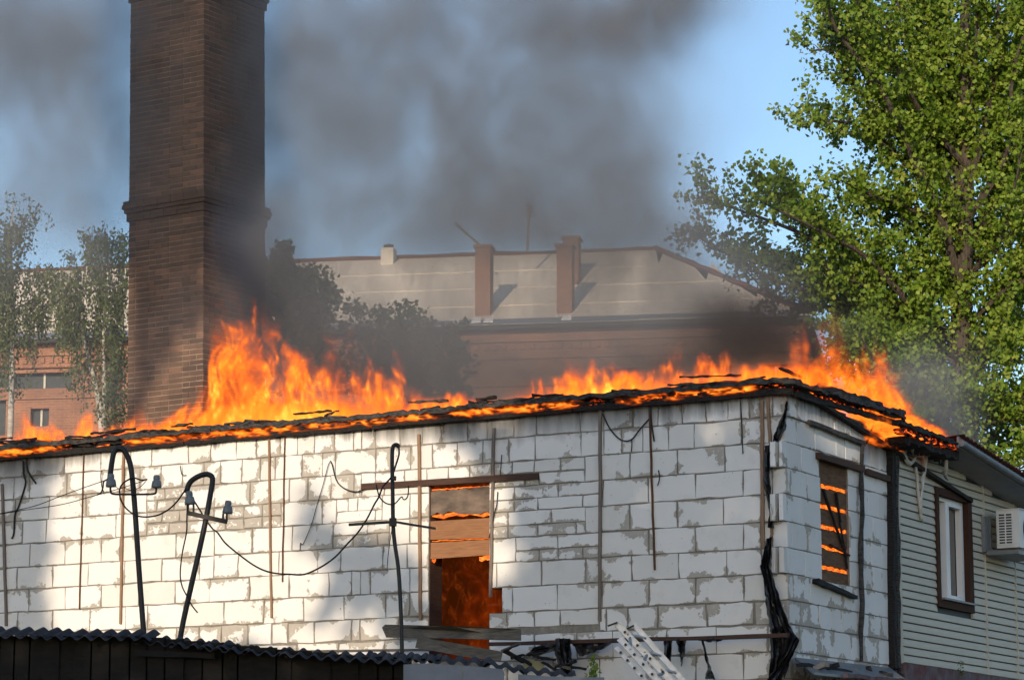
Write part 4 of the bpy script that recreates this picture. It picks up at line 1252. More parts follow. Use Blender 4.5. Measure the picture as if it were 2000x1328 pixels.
# lean-to roof and rubble at the foot of the side wall
LT = empty('lean_to', 'low lean-to with a rusty sheet roof at the foot of the side wall', 'shed')
LT.location = SD.p(1.5, 0, .6); reg(LT)
m = MB(); q = [SD.p(*SD.px(x, y, d), d) for (x, y, d) in ((1552, 1283, .05), (1738, 1303, .05), (1775, 1330, .7), (1590, 1312, .7))]
m.slab(q, Vector((0, 0, -.03))); part(m, 'roof_sheet', MAT['grey_metal'], LT)
m = MB(); m.rough_beam(SD.p(*SD.px(1650, 1318, .72), .72), SD.p(*SD.px(1775, 1332, .72), .72), .06, .05, .15, .012); part(m, 'edge_board', MAT['red_plinth'], LT)
m = MB(); m.rough_beam(SD.p(*SD.px(1560, 1296, .4), .4), SD.p(*SD.px(1660, 1312, .5), .5), .08, .04, .15, .012); part(m, 'edge_board', MAT['char'], LT)
m = MB(); m.fbox(SD, .2, 3.1, 0, SD.px(1650, 1322, .6)[1] - .03, .58, .62); part(m, 'front_board', MAT['char'], LT)
for i in range(12):
    x = RNG.uniform(1600, 1770); y = 1288 + (x - 1560) * .12 + RNG.uniform(0, 10); d = RNG.uniform(.1, .6)
    c = SD.p(*SD.px(x, y, d), d); r = RNG.uniform(.03, .08)
    m = MB(); ax = Vector((RNG.uniform(-1, 1), RNG.uniform(-1, 1), RNG.uniform(-.4, .4))).normalized(); bx = ax.cross(Vector((0, 0, 1))).normalized()
    m.box(c, ax * r, bx * r * .6, ax.cross(bx) * r * .35)
    tag(m.build('rubble_lump', MAT[RNG.choice(['char_ash', 'mortar', 'grey_metal', 'char'])]), 'lump of charred rubble on the lean-to roof at the side wall', 'rubble', 'rubble on the lean-to roof')
# ------------------------------------------------------------------ foliage helpers
NPR = np.random.default_rng(11)

def leaf_mat(name, c_dark, c_mid, c_light, trans=.35):
    m, nt, out = newmat(name)
    t = N(nt, 'ShaderNodeAttribute', attribute_name='tone', attribute_type='GEOMETRY').outputs['Fac']
    c = ramp_(nt, t, [(.0, c_dark), (.5, c_mid), (1.0, c_light)])
    d = nt.nodes.new('ShaderNodeBsdfPrincipled'); d.inputs['Roughness'].default_value = .55; d.inputs['Specular IOR Level'].default_value = .35
    tr = nt.nodes.new('ShaderNodeBsdfTranslucent')
    nt.links.new(c, d.inputs['Base Color']); nt.links.new(c, tr.inputs[0])
    mx = nt.nodes.new('ShaderNodeMixShader'); mx.inputs[0].default_value = trans
    nt.links.new(d.outputs[0], mx.inputs[1]); nt.links.new(tr.outputs[0], mx.inputs[2]); nt.links.new(mx.outputs[0], out.inputs[0])
    return m
MAT['poplar_leaf'] = leaf_mat('poplar_leaf', (.070, .135, .012), (.150, .245, .022), (.29, .345, .055), .34)
MAT['birch_leaf'] = leaf_mat('birch_leaf', (.055, .085, .022), (.095, .125, .036), (.15, .17, .06), .3)
MAT['dark_leaf'] = leaf_mat('dark_leaf', (.022, .042, .012), (.045, .075, .022), (.085, .11, .04), .25)

def leaves_mesh(name, P, size, mat, parent, droop=.35, aspect=.8, tone=None):
    """diamond leaves folded along the midrib, one per point"""
    n = len(P)
    P = np.asarray(P, float)
    ax = NPR.normal(size=(n, 3)); ax[:, 2] -= droop * 2; ax /= np.linalg.norm(ax, axis=1)[:, None]
    r = NPR.normal(size=(n, 3)); sd = np.cross(ax, r); sd /= np.linalg.norm(sd, axis=1)[:, None]
    nm = np.cross(ax, sd)
    L = size * NPR.uniform(.65, 1.25, n)[:, None]
    base = P; tip = P + ax * L
    midp = P + ax * L * .45
    lft = midp + sd * L * aspect * .5 + nm * L * .12; rgt = midp - sd * L * aspect * .5 + nm * L * .12
    V = np.stack([base, lft, tip, rgt], 1).reshape(-1, 3)
    idx = np.arange(n)[:, None] * 4
    F = np.concatenate([idx + np.array([[0, 1, 2]]), idx + np.array([[0, 2, 3]])], 1).reshape(-1)
    me = bpy.data.meshes.new(name)
    me.vertices.add(4 * n); me.vertices.foreach_set('co', V.astype(np.float32).ravel())
    me.loops.add(6 * n); me.loops.foreach_set('vertex_index', F.astype(np.int32))
    me.polygons.add(2 * n); me.polygons.foreach_set('loop_start', np.arange(0, 6 * n, 3, dtype=np.int32))
    me.update(calc_edges=True)
    if tone is None: tone = np.clip(NPR.normal(.5, .24, n), 0, 1)
    me.attributes.new('tone', 'FLOAT', 'POINT').data.foreach_set('value', np.repeat(tone, 4).astype(np.float32))
    o = link(name, me, mat, None)
    if parent is not None:
        o.parent = parent; o.matrix_parent_inverse = PINV[parent.name]
    return o

def poly_len(pts): return sum((pts[i + 1] - pts[i]).length for i in range(len(pts) - 1))
def along(pts, t):
    L = poly_len(pts) * t
    for i in range(len(pts) - 1):
        l = (pts[i + 1] - pts[i]).length
        if L <= l or i == len(pts) - 2:
            d = (pts[i + 1] - pts[i])
            return pts[i] + d * (L / l if l else 0), d.normalized()
        L -= l

# ------------------------------------------------------------------ poplar on the right
POP = empty('poplar_tree', 'large sunlit green poplar tree behind the siding house', 'tree')
PY = 46.0
POP.location = at(1885, 1640, PY); reg(POP)
prng = random.Random(5)
trunk = MB()
tp = [at(x, y, PY) for (x, y) in ((1893, 1640), (1890, 1200), (1886, 900), (1882, 740), (1878, 600), (1884, 480), (1888, 330), (1886, 150), (1884, -40), (1882, -160))]
tp[0].z = 0
trunk.tube(arc_pts(tp, 4), list(np.linspace(.29, .04, len(arc_pts(tp, 4)))), 10)
part(trunk, 'trunk', MAT['bark'], POP, True)
LIMBS = [
 [(1880, 600), (1830, 430), (1790, 330), (1700, 180), (1640, 70), (1590, -20)],
 [(1800, 350), (1700, 262), (1640, 236), (1590, 236)],
 [(1740, 250), (1660, 150), (1620, 110), (1575, 96)],
 [(1878, 690), (1780, 590), (1680, 500), (1580, 440), (1480, 350)],
 [(1720, 530), (1600, 470), (1480, 430), (1355, 380)],
 [(1760, 600), (1640, 560), (1520, 520), (1420, 500), (1330, 440)],
 [(1878, 700), (1760, 640), (1660, 600), (1540, 560), (1450, 520)],
 [(1880, 740), (1780, 690), (1700, 650), (1630, 640)],
 [(1880, 780), (1800, 740), (1740, 720), (1690, 690)],
 [(1884, 480), (1840, 300), (1790, 120), (1730, -50)],
 [(1884, 420), (1860, 230), (1830, 60), (1800, -80)],
 [(1886, 380), (1930, 220), (1950, 60), (1950, -80)],
 [(1884, 500), (1950, 380), (2000, 220), (2040, 60)],
 [(1880, 640), (1960, 560), (2030, 480), (2100, 400)],
 [(1900, 760), (1950, 640), (1985, 540), (2040, 420)],
 [(1884, 700), (1960, 680), (2060, 640)],
 [(1886, 800), (1960, 780), (2060, 760)],
 [(1886, 860), (1820, 840), (1770, 800)],
 [(1888, 900), (1960, 870), (2060, 850)],
 [(1888, 930), (1830, 910), (1790, 880)],
 [(1830, 430), (1760, 400), (1690, 380), (1640, 350)],
 [(1700, 180), (1690, 80), (1660, -30)],
 [(1860, 480), (1790, 470), (1720, 430)],
 [(1640, 480), (1560, 400), (1510, 360)],
 [(1884, 330), (1800, 230), (1740, 120), (1700, 20)],
 [(1870, 560), (1800, 540), (1720, 560), (1660, 540)],
 [(1888, 980), (1940, 930), (2010, 910)],
 [(1888, 960), (1860, 900), (1830, 860)],
 [(1884, 740), (1790, 722), (1700, 700), (1640, 690)], [(1884, 800), (1780, 780), (1700, 750), (1650, 730)], [(1884, 860), (1800, 836), (1720, 800)], [(1884, 710), (1760, 660), (1670, 650)], [(1884, 770), (1790, 760), (1730, 770)],
 [(1884, 560), (1930, 500), (1990, 440), (2050, 380)], [(1884, 440), (1960, 300), (1990, 140), (2000, -20)], [(1886, 300), (1910, 140), (1900, -20)],
 [(1884, 620), (1840, 560), (1800, 480)], [(1884, 720), (1930, 690), (2000, 700)], [(1884, 780), (1840, 760), (1800, 800)], [(1886, 840), (1930, 820), (1990, 820)],
 [(1860, 420), (1800, 260), (1760, 160), (1700, 90)], [(1886, 250), (1840, 120), (1810, -10)], [(1700, 600), (1650, 560), (1600, 500)], [(1884, 660), (1820, 640), (1770, 680)], [(1890, 540), (1950, 470), (2020, 300)],
]
pts_leaf = []; tones = []
wood = []
def grow(limb, dy0, dy1, dens=1.0):
    n = len(limb)
    pts = [at(x + prng.uniform(-8, 8), y + prng.uniform(-8, 8), PY + dy0 + (dy1 - dy0) * i / (n - 1) + prng.uniform(-.1, .1)) for i, (x, y) in enumerate(limb)]
    pts = arc_pts(pts, 5)
    L = poly_len(pts)
    r0 = .014 + .013 * L
    wood.append((pts, list(np.linspace(min(r0, .14), .012, len(pts)))))
    k = int(L / .142 * dens)
    for i in range(k):
        t = .12 + .88 * (i + prng.random()) / k
        p, d = along(pts, t)
        side = Vector((prng.gauss(0, 1), prng.gauss(0, 1), prng.gauss(.75, .7)))
        dr = (d * .75 + side.normalized()).normalized()
        l2 = prng.uniform(.45, 1.25) * (1.15 - .55 * t)
        if prng.random() < .12: continue
        q = p + dr * l2
        mid = (p + q) / 2 + Vector((prng.uniform(-.08, .08), prng.uniform(-.08, .08), prng.uniform(-.02, .12)))
        wood.append(([p, mid, q], [.012, .008, .004]))
        nt_ = int(l2 / .085) + 2
        for j in range(nt_):
            u = (j + prng.random()) / nt_
            b, d2 = along([p, mid, q], .15 + .85 * u)
            s2 = Vector((prng.gauss(0, 1), prng.gauss(0, 1), prng.gauss(.15, .8))).normalized()
            l3 = prng.uniform(.10, .34)
            e = b + (d2 * .5 + s2).normalized() * l3
            tone = min(1, max(0, prng.gauss(.5, .2)))
            for _ in range(prng.randint(5, 11)):
                w = prng.random()
                c = b + (e - b) * w + Vector((prng.gauss(0, .06), prng.gauss(0, .06), prng.gauss(0, .06)))
                pts_leaf.append(c[:]); tones.append(min(1, max(0, tone + prng.gauss(0, .13))))
for i, lb in enumerate(LIMBS):
    grow(lb, 0, prng.uniform(-1.3, 1.0))
for i, lb in enumerate(LIMBS):
    if i in (4, 5, 2, 23): continue
    off = prng.choice((-1, 1))
    lb2 = [(x + (k / len(lb)) * prng.uniform(-25, 45), y + (k / len(lb)) * prng.uniform(-40, 50)) for k, (x, y) in enumerate(lb)]
    grow(lb2, 0, off * prng.uniform(1.2, 2.6), .8)
leaves_mesh('crown', np.array(pts_leaf), .090, MAT['poplar_leaf'], POP, .30, .88, np.array(tones))
wb = MB()
for (p, r) in wood: wb.tube(p, r, 5 if len(p) > 3 else 3, False)
part(wb, 'branches', MAT['bark'], POP)
# witches' broom high in the crown
c = at(1637, 62, PY - .6)
P = NPR.normal(size=(500, 3)) * np.array([.16, .16, .18]) + np.array(c[:])
tag(leaves_mesh('leaf_clump', P, .075, MAT['dark_leaf'], POP, .1, .6), kind='stuff')

# ------------------------------------------------------------------ birches behind the chimney, on the left
def birch(label, Y, strands, trunks, seed, group):
    rg = random.Random(seed)
    B = empty('birch_tree', label, 'tree', group)
    B.location = at(trunks[0][0][0], 1500, Y); reg(B)
    for k, tr in enumerate(trunks):
        pts = [at(x, y, Y) for (x, y) in tr]
        pts = arc_pts(pts, 5)
        m = MB(); m.tube(pts, list(np.linspace(.085 if k == 0 else .05, .012, len(pts))), 8); part(m, 'trunk', MAT['birch_bark'], B, True)
    P = []; T = []; tw = MB()
    for (x0, y0, L, w, n) in strands:
        for _ in range(int(n * .68)):
            a = at(x0 + rg.gauss(0, w), y0 + rg.gauss(0, w * .7), Y + rg.gauss(0, .6))
            ln = L / 104.0 * rg.uniform(.5, 1.15)
            sway = rg.gauss(0, .10)
            e = a + Vector((sway, rg.gauss(0, .1), -ln))
            mid = (a + e) / 2 + Vector((sway * .8, 0, .05))
            tw.tube([a, mid, e], [.006, .005, .002], 3, False)
            k = int(ln * 52); tn = min(1, max(0, rg.gauss(.45, .2)))
            for i in range(k):
                q, _d = along([a, mid, e], (i + rg.random()) / k)
                P.append((q.x + rg.gauss(0, .055), q.y + rg.gauss(0, .055), q.z + rg.gauss(0, .03))); T.append(min(1, max(0, tn + rg.gauss(0, .12))))
    leaves_mesh('crown', np.array(P), .075, MAT['birch_leaf'], B, .7, .65, np.array(T))
    part(tw, 'twigs', MAT['bark'], B)
birch('drooping birch tree at the left edge of the picture', 53,
      [(25, 385, 40, 8, 6), (30, 430, 110, 16, 22), (5, 440, 160, 14, 22), (50, 420, 80, 8, 9), (68, 402, 40, 5, 5), (10, 540, 150, 18, 30), (45, 520, 150, 14, 22), (75, 520, 120, 10, 18), (100, 530, 110, 8, 12),
       (15, 640, 120, 20, 28), (60, 590, 110, 16, 18), (90, 600, 60, 9, 8), (-20, 500, 250, 15, 20), (10, 700, 70, 14, 10)],
      [[(12, 1300), (15, 1000), (22, 780), (24, 620), (22, 500), (25, 400)]], 3, 'birches left of the chimney')
birch('white-stemmed birch tree just left of the brick chimney', 51,
      [(175, 455, 100, 12, 20), (205, 455, 120, 12, 22), (235, 460, 150, 9, 20), (135, 490, 60, 9, 8), (150, 530, 130, 14, 24), (190, 540, 130, 18, 30), (230, 560, 160, 12, 26),
       (135, 590, 110, 12, 20), (170, 640, 110, 16, 24), (215, 660, 150, 14, 28), (160, 720, 60, 10, 10), (235, 700, 150, 10, 22), (125, 560, 80, 8, 8), (210, 760, 80, 14, 16)],
      [[(205, 1300), (200, 900), (196, 800), (182, 735), (165, 668), (160, 620), (170, 520)], [(203, 850), (204, 760), (202, 660), (205, 560), (190, 480)]], 4, 'birches left of the chimney')

# ------------------------------------------------------------------ dark trees behind the flames
def clump_tree(name, label, Y, clumps, base, seed, size=.12, mat='dark_leaf', per=430, group=None):
    rg = np.random.default_rng(seed)
    B = empty(name, label, 'tree' if 'tree' in name else 'bush', group)
    b = at(base, 1500, Y); b.z = 0
    B.location = b; reg(B)
    P = []
    br = MB()
    k = 5380.0 / Y
    top = min(c[1] for c in clumps)
    trunk_top = at(clumps[0][0], clumps[0][1], Y)
    pts = arc_pts([b, at(base, 950, Y), at((base + clumps[0][0]) / 2, 800, Y), trunk_top], 5)
    br.tube(pts, list(np.linspace(.16, .03, len(pts))), 7)
    for (x, y, r) in clumps:
        c = np.array(at(x, y, Y + rg.normal(0, .4))[:])
        n = int(per * (r / 40.0) ** 2) + 60
        v = rg.normal(size=(n, 3)); v /= np.linalg.norm(v, axis=1)[:, None]
        rad = (r / k) * rg.uniform(.35, 1.05, n) ** .6
        sub = rg.normal(size=(max(4, n // 40), 3)) * (r / k) * .55
        pick = sub[rg.integers(0, len(sub), n)] + rg.normal(size=(n, 3)) * (r / k) * .22
        P.append(c + np.where(rg.random((n, 1)) < .5, v * rad[:, None], pick))
        br.tube([pts[len(pts) // 2], Vector(c.tolist())], [.04, .01], 5, False)
    leaves_mesh('crown', np.concatenate(P), size, MAT[mat], B, .25, .75)
    part(br, 'trunk', MAT['bark'], B)
    return B
clump_tree('round_tree', 'dark round-headed tree standing right of the brick chimney in the smoke', 56,
           [(560, 560, 50), (552, 490, 24), (540, 520, 30), (600, 560, 48), (620, 600, 42), (540, 610, 55), (590, 640, 55), (640, 570, 22), (545, 690, 50), (610, 700, 45), (530, 560, 40)], 570, 21, per=520)
clump_tree('leafy_bush', 'hazy dark bush before the far brick building', 58,
           [(760, 660, 45), (690, 600, 18), (700, 640, 28), (735, 610, 18), (790, 610, 30), (805, 650, 40), (850, 660, 36), (880, 650, 22), (760, 720, 60), (830, 730, 60), (690, 720, 50), (890, 720, 36), (900, 690, 20), (885, 780, 40)], 780, 22, per=300)
# ------------------------------------------------------------------ far brick building
FB = empty('brick_building', 'long red brick building with a pale sheet roof far behind the fire', 'building')
bo = at(1562, 612, 74.0)
fu = Vector((-.9863, .1650, 0)); fn = Vector((-.1650, -.9863, 0))
BF = Frame(bo.x, bo.y, fu.x, fu.y, fn.x, fn.y)
FB.location = (bo.x, bo.y, 0); reg(FB)
EZ = bo.z - .15
BL = 26.0
def far_brick():
    m, nt, out = newmat('far_red_brick')
    P = pos_(nt)
    sp = N(nt, 'ShaderNodeSeparateXYZ'); nt.links.new(P, sp.inputs[0])
    cb = N(nt, 'ShaderNodeCombineXYZ'); nt.links.new(sp.outputs[0], cb.inputs[0]); nt.links.new(sp.outputs[2], cb.inputs[1])
    b = N(nt, 'ShaderNodeTexBrick'); nt.links.new(cb.outputs[0], b.inputs['Vector'])
    b.inputs['Scale'].default_value = 1.0; b.inputs['Brick Width'].default_value = .26; b.inputs['Row Height'].default_value = .077; b.inputs['Mortar Size'].default_value = .006
    b.inputs['Color1'].default_value = (.36, .15, .075, 1); b.inputs['Color2'].default_value = (.27, .11, .06, 1); b.inputs['Mortar'].default_value = (.38, .28, .2, 1)
    c = mix_(nt, math_(nt, 'MULTIPLY', ramp_(nt, noise_(nt, P, 1.3, 6, .6), [(.4, (0, 0, 0)), (.7, (1, 1, 1))]), .6), b.outputs[0], (.16, .085, .06))
    bsdf(nt, out, c, .9, noise_(nt, P, 9, 4), .4, .02)
    return m
MAT['far_brick'] = far_brick()
def sheet_mat():
    m, nt, out = newmat('pale_roof_sheet')
    P = pos_(nt)
    st = noise_(nt, pos_(nt, (2.2, .25, .25)), 1.2, 6, .65)
    c = mix_(nt, ramp_(nt, st, [(.36, (0, 0, 0)), (.66, (1, 1, 1))]), (.68, .60, .49), (.52, .45, .365))
    w = N(nt, 'ShaderNodeTexWave'); w.inputs['Scale'].default_value = 2.2; w.bands_direction = 'X'
    bsdf(nt, out, c, .85, w.outputs['Fac'], .4, .02)
    return m
MAT['roof_sheet'] = sheet_mat()
def bf(px, py, d=0.0): return BF.px(px, py, d)
# windows as openings in the wall: list of pixel rectangles
WINS = [(-60, 716, 22, 757), (28, 720, 140, 757), (-60, 775, 10, 850), (60, 798, 95, 832), (300, 715, 400, 760), (470, 715, 560, 760), (640, 715, 720, 770), (1180, 720, 1250, 800), (1360, 715, 1430, 800), (1490, 712, 1540, 780)]
rects = []
for (x0, y0, x1, y1) in WINS:
    a = bf(x0, y0); b = bf(x1, y1); rects.append((b[0], a[0], b[1], a[1]))
rects.sort()
m = MB(); cur = 0.0
m.fbox(BF, 0, BL, 0, EZ - .05, -.6, -.25)
FWL = reg(part(m, 'wall', MAT['far_brick'], FB))
xs = sorted(set([0.0, BL] + [q for r in rects for q in r[:2]]))
m = MB()
for a, b in zip(xs, xs[1:]):
    if b - a < 1e-4: continue
    mid = (a + b) / 2
    cuts = sorted([(r[2], r[3]) for r in rects if r[0] <= mid <= r[1]])
    z = 0.0
    for (c0_, c1_) in cuts:
        if c0_ > z: m.fbox(BF, a, b, z, c0_, -.25, 0)
        z = max(z, c1_)
    m.fbox(BF, a, b, z, EZ - .05, -.25, 0)
part(m, 'brick_face', MAT['far_brick'], FB)
for i, r in enumerate(rects):
    mm = MB(); mm.fbox(BF, r[0], r[1], r[2], r[3], -.249, -.20)
    w_ = reg(part(mm, 'window', MAT['ac_dark'], FB))
    mm = MB(); mm.fbox(BF, (r[0] + r[1]) / 2 - .03, (r[0] + r[1]) / 2 + .03, r[2], r[3], -.198, -.15); part(mm, 'glazing_bar', MAT['white_vent'], w_)
# string courses and dentils under the eaves
for dz, h, d in ((.30, .12, .06), (.80, .10, .05), (1.55, .10, .05)):
    mm = MB(); mm.fbox(BF, 0, BL, EZ - dz - h, EZ - dz, 0.001, d); part(mm, 'string_course', MAT['far_brick'], FB)
mm0 = MB(); mm0.fbox(BF, 0, .12, EZ - .62, EZ - .46, .001, .055)
dent = mm0.build('dentil', MAT['far_brick'])
dent.parent = FB; dent.matrix_parent_inverse = PINV[FB.name]
for i in range(1, 100):
    o = dent.copy(); COL.objects.link(o)
    o.parent = FB; o.matrix_parent_inverse = PINV[FB.name]
    o.location = BF.u * (i * .26)
# roof slope: rows of pale sheets, hipped at the right end
OH = .35
RUN, RISE = 6.2, 3.35
rz0 = EZ + .02
def roof_pt(s, t, lift=0.0):
    """s along the eave, t 0 at eave .. 1 at ridge"""
    return BF.p(s, rz0 + RISE * t + lift, OH - (OH + RUN) * t)
HIP = BF.px(1280, 487, -RUN)[0]
HIPW = HIP
rows = 4; cols = 17
for r in range(rows):
    t0, t1 = r / rows, (r + 1) / rows
    for c in range(cols):
        s0 = -.3 + (BL + .3) * c / cols; s1 = -.3 + (BL + .3) * (c + 1) / cols
        l0 = max(s0, -.3 + (HIPW + .3) * t0); l1 = max(s0, -.3 + (HIPW + .3) * t1)
        if l0 >= s1: continue
        l1 = min(l1, s1)
        lf = RNG.uniform(0, .012)
        q = [roof_pt(l0, t0, lf + .022), roof_pt(s1 + .02, t0, lf + .022), roof_pt(s1 + .02, t1 + .02, lf), roof_pt(l1, t1 + .02, lf)]
        mm = MB(); mm.slab(q, Vector((0, 0, -.03))); part(mm, 'roof_sheet', MAT['roof_sheet'], FB)
# hip end slope and ridge, eave flashing
mm = MB(); mm.slab([roof_pt(-.3, 0), roof_pt(HIPW, 1.0), BF.p(-.3, rz0, -RUN * 2)], Vector((0, 0, -.03))); part(mm, 'hip_slope', MAT['roof_sheet'], FB)
mm = MB(); mm.slab([roof_pt(HIPW, 1.0), BF.p(BL, rz0 + RISE, -RUN), BF.p(BL, rz0, -RUN * 2), BF.p(-.3, rz0, -RUN * 2)], Vector((0, 0, -.03))); part(mm, 'back_slope', MAT['roof_sheet'], FB)
rp = [roof_pt(HIPW + (BL - HIPW) * i / 40, 1.0, .05 + RNG.uniform(-.02, .02)) for i in range(41)]
mm = MB(); mm.tube(rp, [.07 * RNG.uniform(.8, 1.2) for _ in rp], 6); part(mm, 'ridge_cap', MAT['rooftile'], FB)
rp = [roof_pt(-.3 + (HIPW + .3) * i / 20, i / 20, .06 + RNG.uniform(-.02, .02)) for i in range(21)]
mm = MB(); mm.tube(rp, [.09 * RNG.uniform(.8, 1.2) for _ in rp], 6); part(mm, 'hip_cap', MAT['rooftile'], FB)
mm = MB(); mm.slab([BF.p(-.35, rz0 + .0, OH + .03), BF.p(BL, rz0 + .0, OH + .03), BF.p(BL, rz0 + .22, OH - .35), BF.p(-.35, rz0 + .22, OH - .35)], Vector((0, 0, .012))); part(mm, 'eave_flashing', MAT['grey_metal'], FB)
mm = MB(); mm.fbox(BF, -.3, BL, EZ - .09, EZ + .0, -.1, OH); part(mm, 'eave_board', MAT['char_ash'], FB)
for (px, py) in ((885, 614), (928, 607), (952, 606), (1105, 603), (1490, 602), (1520, 604)):
    s, z = BF.px(px, py, OH)
    mm = MB(); mm.slab([BF.p(s - .14, rz0 + .10, OH - .1), BF.p(s + .14, rz0 + .10, OH - .1), BF.p(s + .12, rz0 + .26, OH - .38), BF.p(s - .10, rz0 + .26, OH - .38)], Vector((0, 0, .02))); part(mm, 'snow_patch_flashing', MAT['pvc'], FB)
# roof-top brick stacks, vent and aerials
def stack(px0, px1, ytop, ybot, d, name, cap=True, mat='stack_brick'):
    sa_, zb = BF.px(px1, ybot, d); sb, zt = BF.px(px0, ytop, d)
    mm = MB(); mm.fbox(BF, sa_, sb, zb - .6, zt - .06, d - .55, d); o = reg(part(mm, name, MAT[mat], FB))
    if cap:
        mm = MB(); mm.fbox(BF, sa_ - .05, sb + .05, zt - .059, zt + .02, d - .6, d + .05); part(mm, 'stack_cap', MAT[mat], o)
stack(928, 957, 480, 606, -.4, 'roof_stack'); stack(1087, 1117, 478, 600, -.4, 'roof_stack'); stack(1100, 1130, 463, 560, -3.0, 'roof_stack')
stack(744, 768, 480, 505, -5.6, 'roof_vent', False, 'white_vent')
s, z = BF.px(756, 478, -5.6); mm = MB(); mm.lathe(BF.p(s, z - .05, -5.85), (0, 0, 1), [(.16, 0), (.16, .08), (.05, .12)], 10); part(mm, 'vent_cowl', MAT['black_metal'], FB)
def far_aerial(segs, Y, label):
    o = empty('roof_aerial', label, 'aerial'); o.location = at(*segs[0][0], Y); reg(o)
    for k, (p, q, r) in enumerate(segs):
        mm = MB(); mm.tube([at(*p, Y), at(*q, Y)], r, 6); part(mm, 'mast' if k == 0 else 'crossbar', MAT['grey_metal'], o)
far_aerial([((1030, 492), (1034, 402), .04), ((1022, 415), (1046, 417), .02), ((1025, 407), (1043, 409), .02), ((1028, 402), (1040, 404), .03), ((1020, 420), (1048, 423), .02), ((1031, 411), (1037, 408), .08)], 79, 'upright television aerial on the far pale roof')
far_aerial([((936, 478), (889, 437), .04), ((894, 446), (902, 438), .015), ((902, 453), (909, 446), .015), ((909, 459), (916, 452), .015), ((888, 440), (894, 434), .03)], 78, 'slanting aerial beside the far brick stack')
# railing on the low part of the far roof at the right
RL = empty('roof_railing', 'thin metal railing on the far roof behind the poplar branches', 'railing'); RL.location = BF.p(0, EZ); reg(RL)
for i in range(14):
    x = 1480 + i * 14
    mm = MB(); mm.tube([at(x, 606, 76), at(x, 556, 76)], .015, 5); part(mm, 'post', MAT['black_metal'], RL)
mm = MB(); mm.tube([at(1478, 556, 76), at(1664, 556, 76)], .015, 5); part(mm, 'handrail', MAT['black_metal'], RL)
mm = MB(); mm.tube([at(1478, 580, 76), at(1664, 580, 76)], .012, 5); part(mm, 'handrail', MAT['black_metal'], RL)
# closing walls of the far building
mm = MB(); mm.fbox(BF, -.0, .35, 0, EZ - .05, -RUN * 2, -.61); part(mm, 'end_wall', MAT['far_brick'], FB)
mm = MB(); mm.fbox(BF, 0, BL, 0, EZ - .05, -RUN * 2 - .3, -RUN * 2); part(mm, 'back_wall', MAT['far_brick'], FB)

# small plant at the foot of the wall
PL = empty('wall_plant', 'small green weed growing at the foot of the shaded wall', 'plant')
PL.location = at(1165, 1330, 31.5); reg(PL)
m = MB(); m.tube([at(1166, 1345, 31.5), at(1163, 1310, 31.5), at(1158, 1290, 31.5)], [.008, .006, .003], 5); part(m, 'stem', MAT['dark_leaf'], PL)
P = np.array([at(1160 + NPR.normal(0, 6), 1308 + NPR.normal(0, 13), 31.5 + NPR.normal(0, .06))[:] for _ in range(70)])
tag(leaves_mesh('foliage', P, .055, MAT['poplar_leaf'], PL, .2, .7), kind='stuff')
PL = empty('wall_plant', 'thin weed growing against the red plinth of the siding house', 'plant')
q0 = SD.px(1877, 1322, .15); PL.location = SD.p(*q0, .15); reg(PL)
P = []
for _ in range(50):
    t = NPR.random(); q = SD.px(1877 + NPR.normal(0, 2.5), 1325 - 35 * t, .15); P.append(SD.p(*q, .15)[:])
tag(leaves_mesh('foliage', np.array(P), .04, MAT['birch_leaf'], PL, .2, .5), kind='stuff')
# ------------------------------------------------------------------ unseen trees left of the viewer, leaves laid out to cast the shade
T_AT = 6.0          # they stand about this far in front of the viewer, left of the picture
def shade_points(F, circles, cover, jit=1.4):
    out = []
    for (x, y, r) in circles:
        A = math.pi * (r / 160.0) ** 2
        n = int(cover * 300 * A) + 3
        for _ in range(n):
            a = RNG.uniform(0, 6.283); q = r * math.sqrt(RNG.random())
            px, py = x + q * math.cos(a), y + q * math.sin(a)
            if F is None: w = at(px, py, CHY)
            else: w = F.p(*F.px(px, py))
            t = (w.y - T_AT) / -TO_SUN.y + RNG.uniform(-jit, jit)
            out.append((w + TO_SUN * t)[:])
    return out
def grid_circles(x0, y0, x1, y1, r, holes=()):
    cs = []; y = y0
    while y <= y1:
        x = x0 + RNG.uniform(-.3, .3) * r
        while x <= x1:
            if all((x - hx) ** 2 + (y - hy) ** 2 > (hr + r * .6) ** 2 for hx, hy, hr in holes): cs.append((x + RNG.uniform(-8, 8), y + RNG.uniform(-8, 8), r * RNG.uniform(.85, 1.15)))
            x += r * 1.25
        y += r * 1.25
    return cs
SP_ = []
# shade at the left end of the wall
SP_ += shade_points(FR, [(5, 925, 45), (48, 925, 34), (85, 905, 16), (8, 990, 60), (58, 985, 30), (10, 1060, 65), (64, 1065, 24), (14, 1130, 60), (66, 1125, 22), (72, 1165, 16), (10, 1200, 42), (-60, 1000, 90), (-60, 1150, 90), (70, 1215, 18)], 1.7)
# dapples left of the doorway
SP_ += shade_points(FR, [(612, 985, 22), (606, 1022, 26), (622, 1055, 24), (650, 1075, 26), (690, 1080, 34), (735, 1082, 26), (700, 1125, 40), (745, 1130, 38), (790, 1105, 28), (665, 1150, 24), (770, 1170, 36), (815, 1150, 30), (725, 1175, 24), (810, 1195, 24), (690, 1205, 14), (640, 1200, 16), (800, 1235, 26), (770, 1215, 20)], .55)
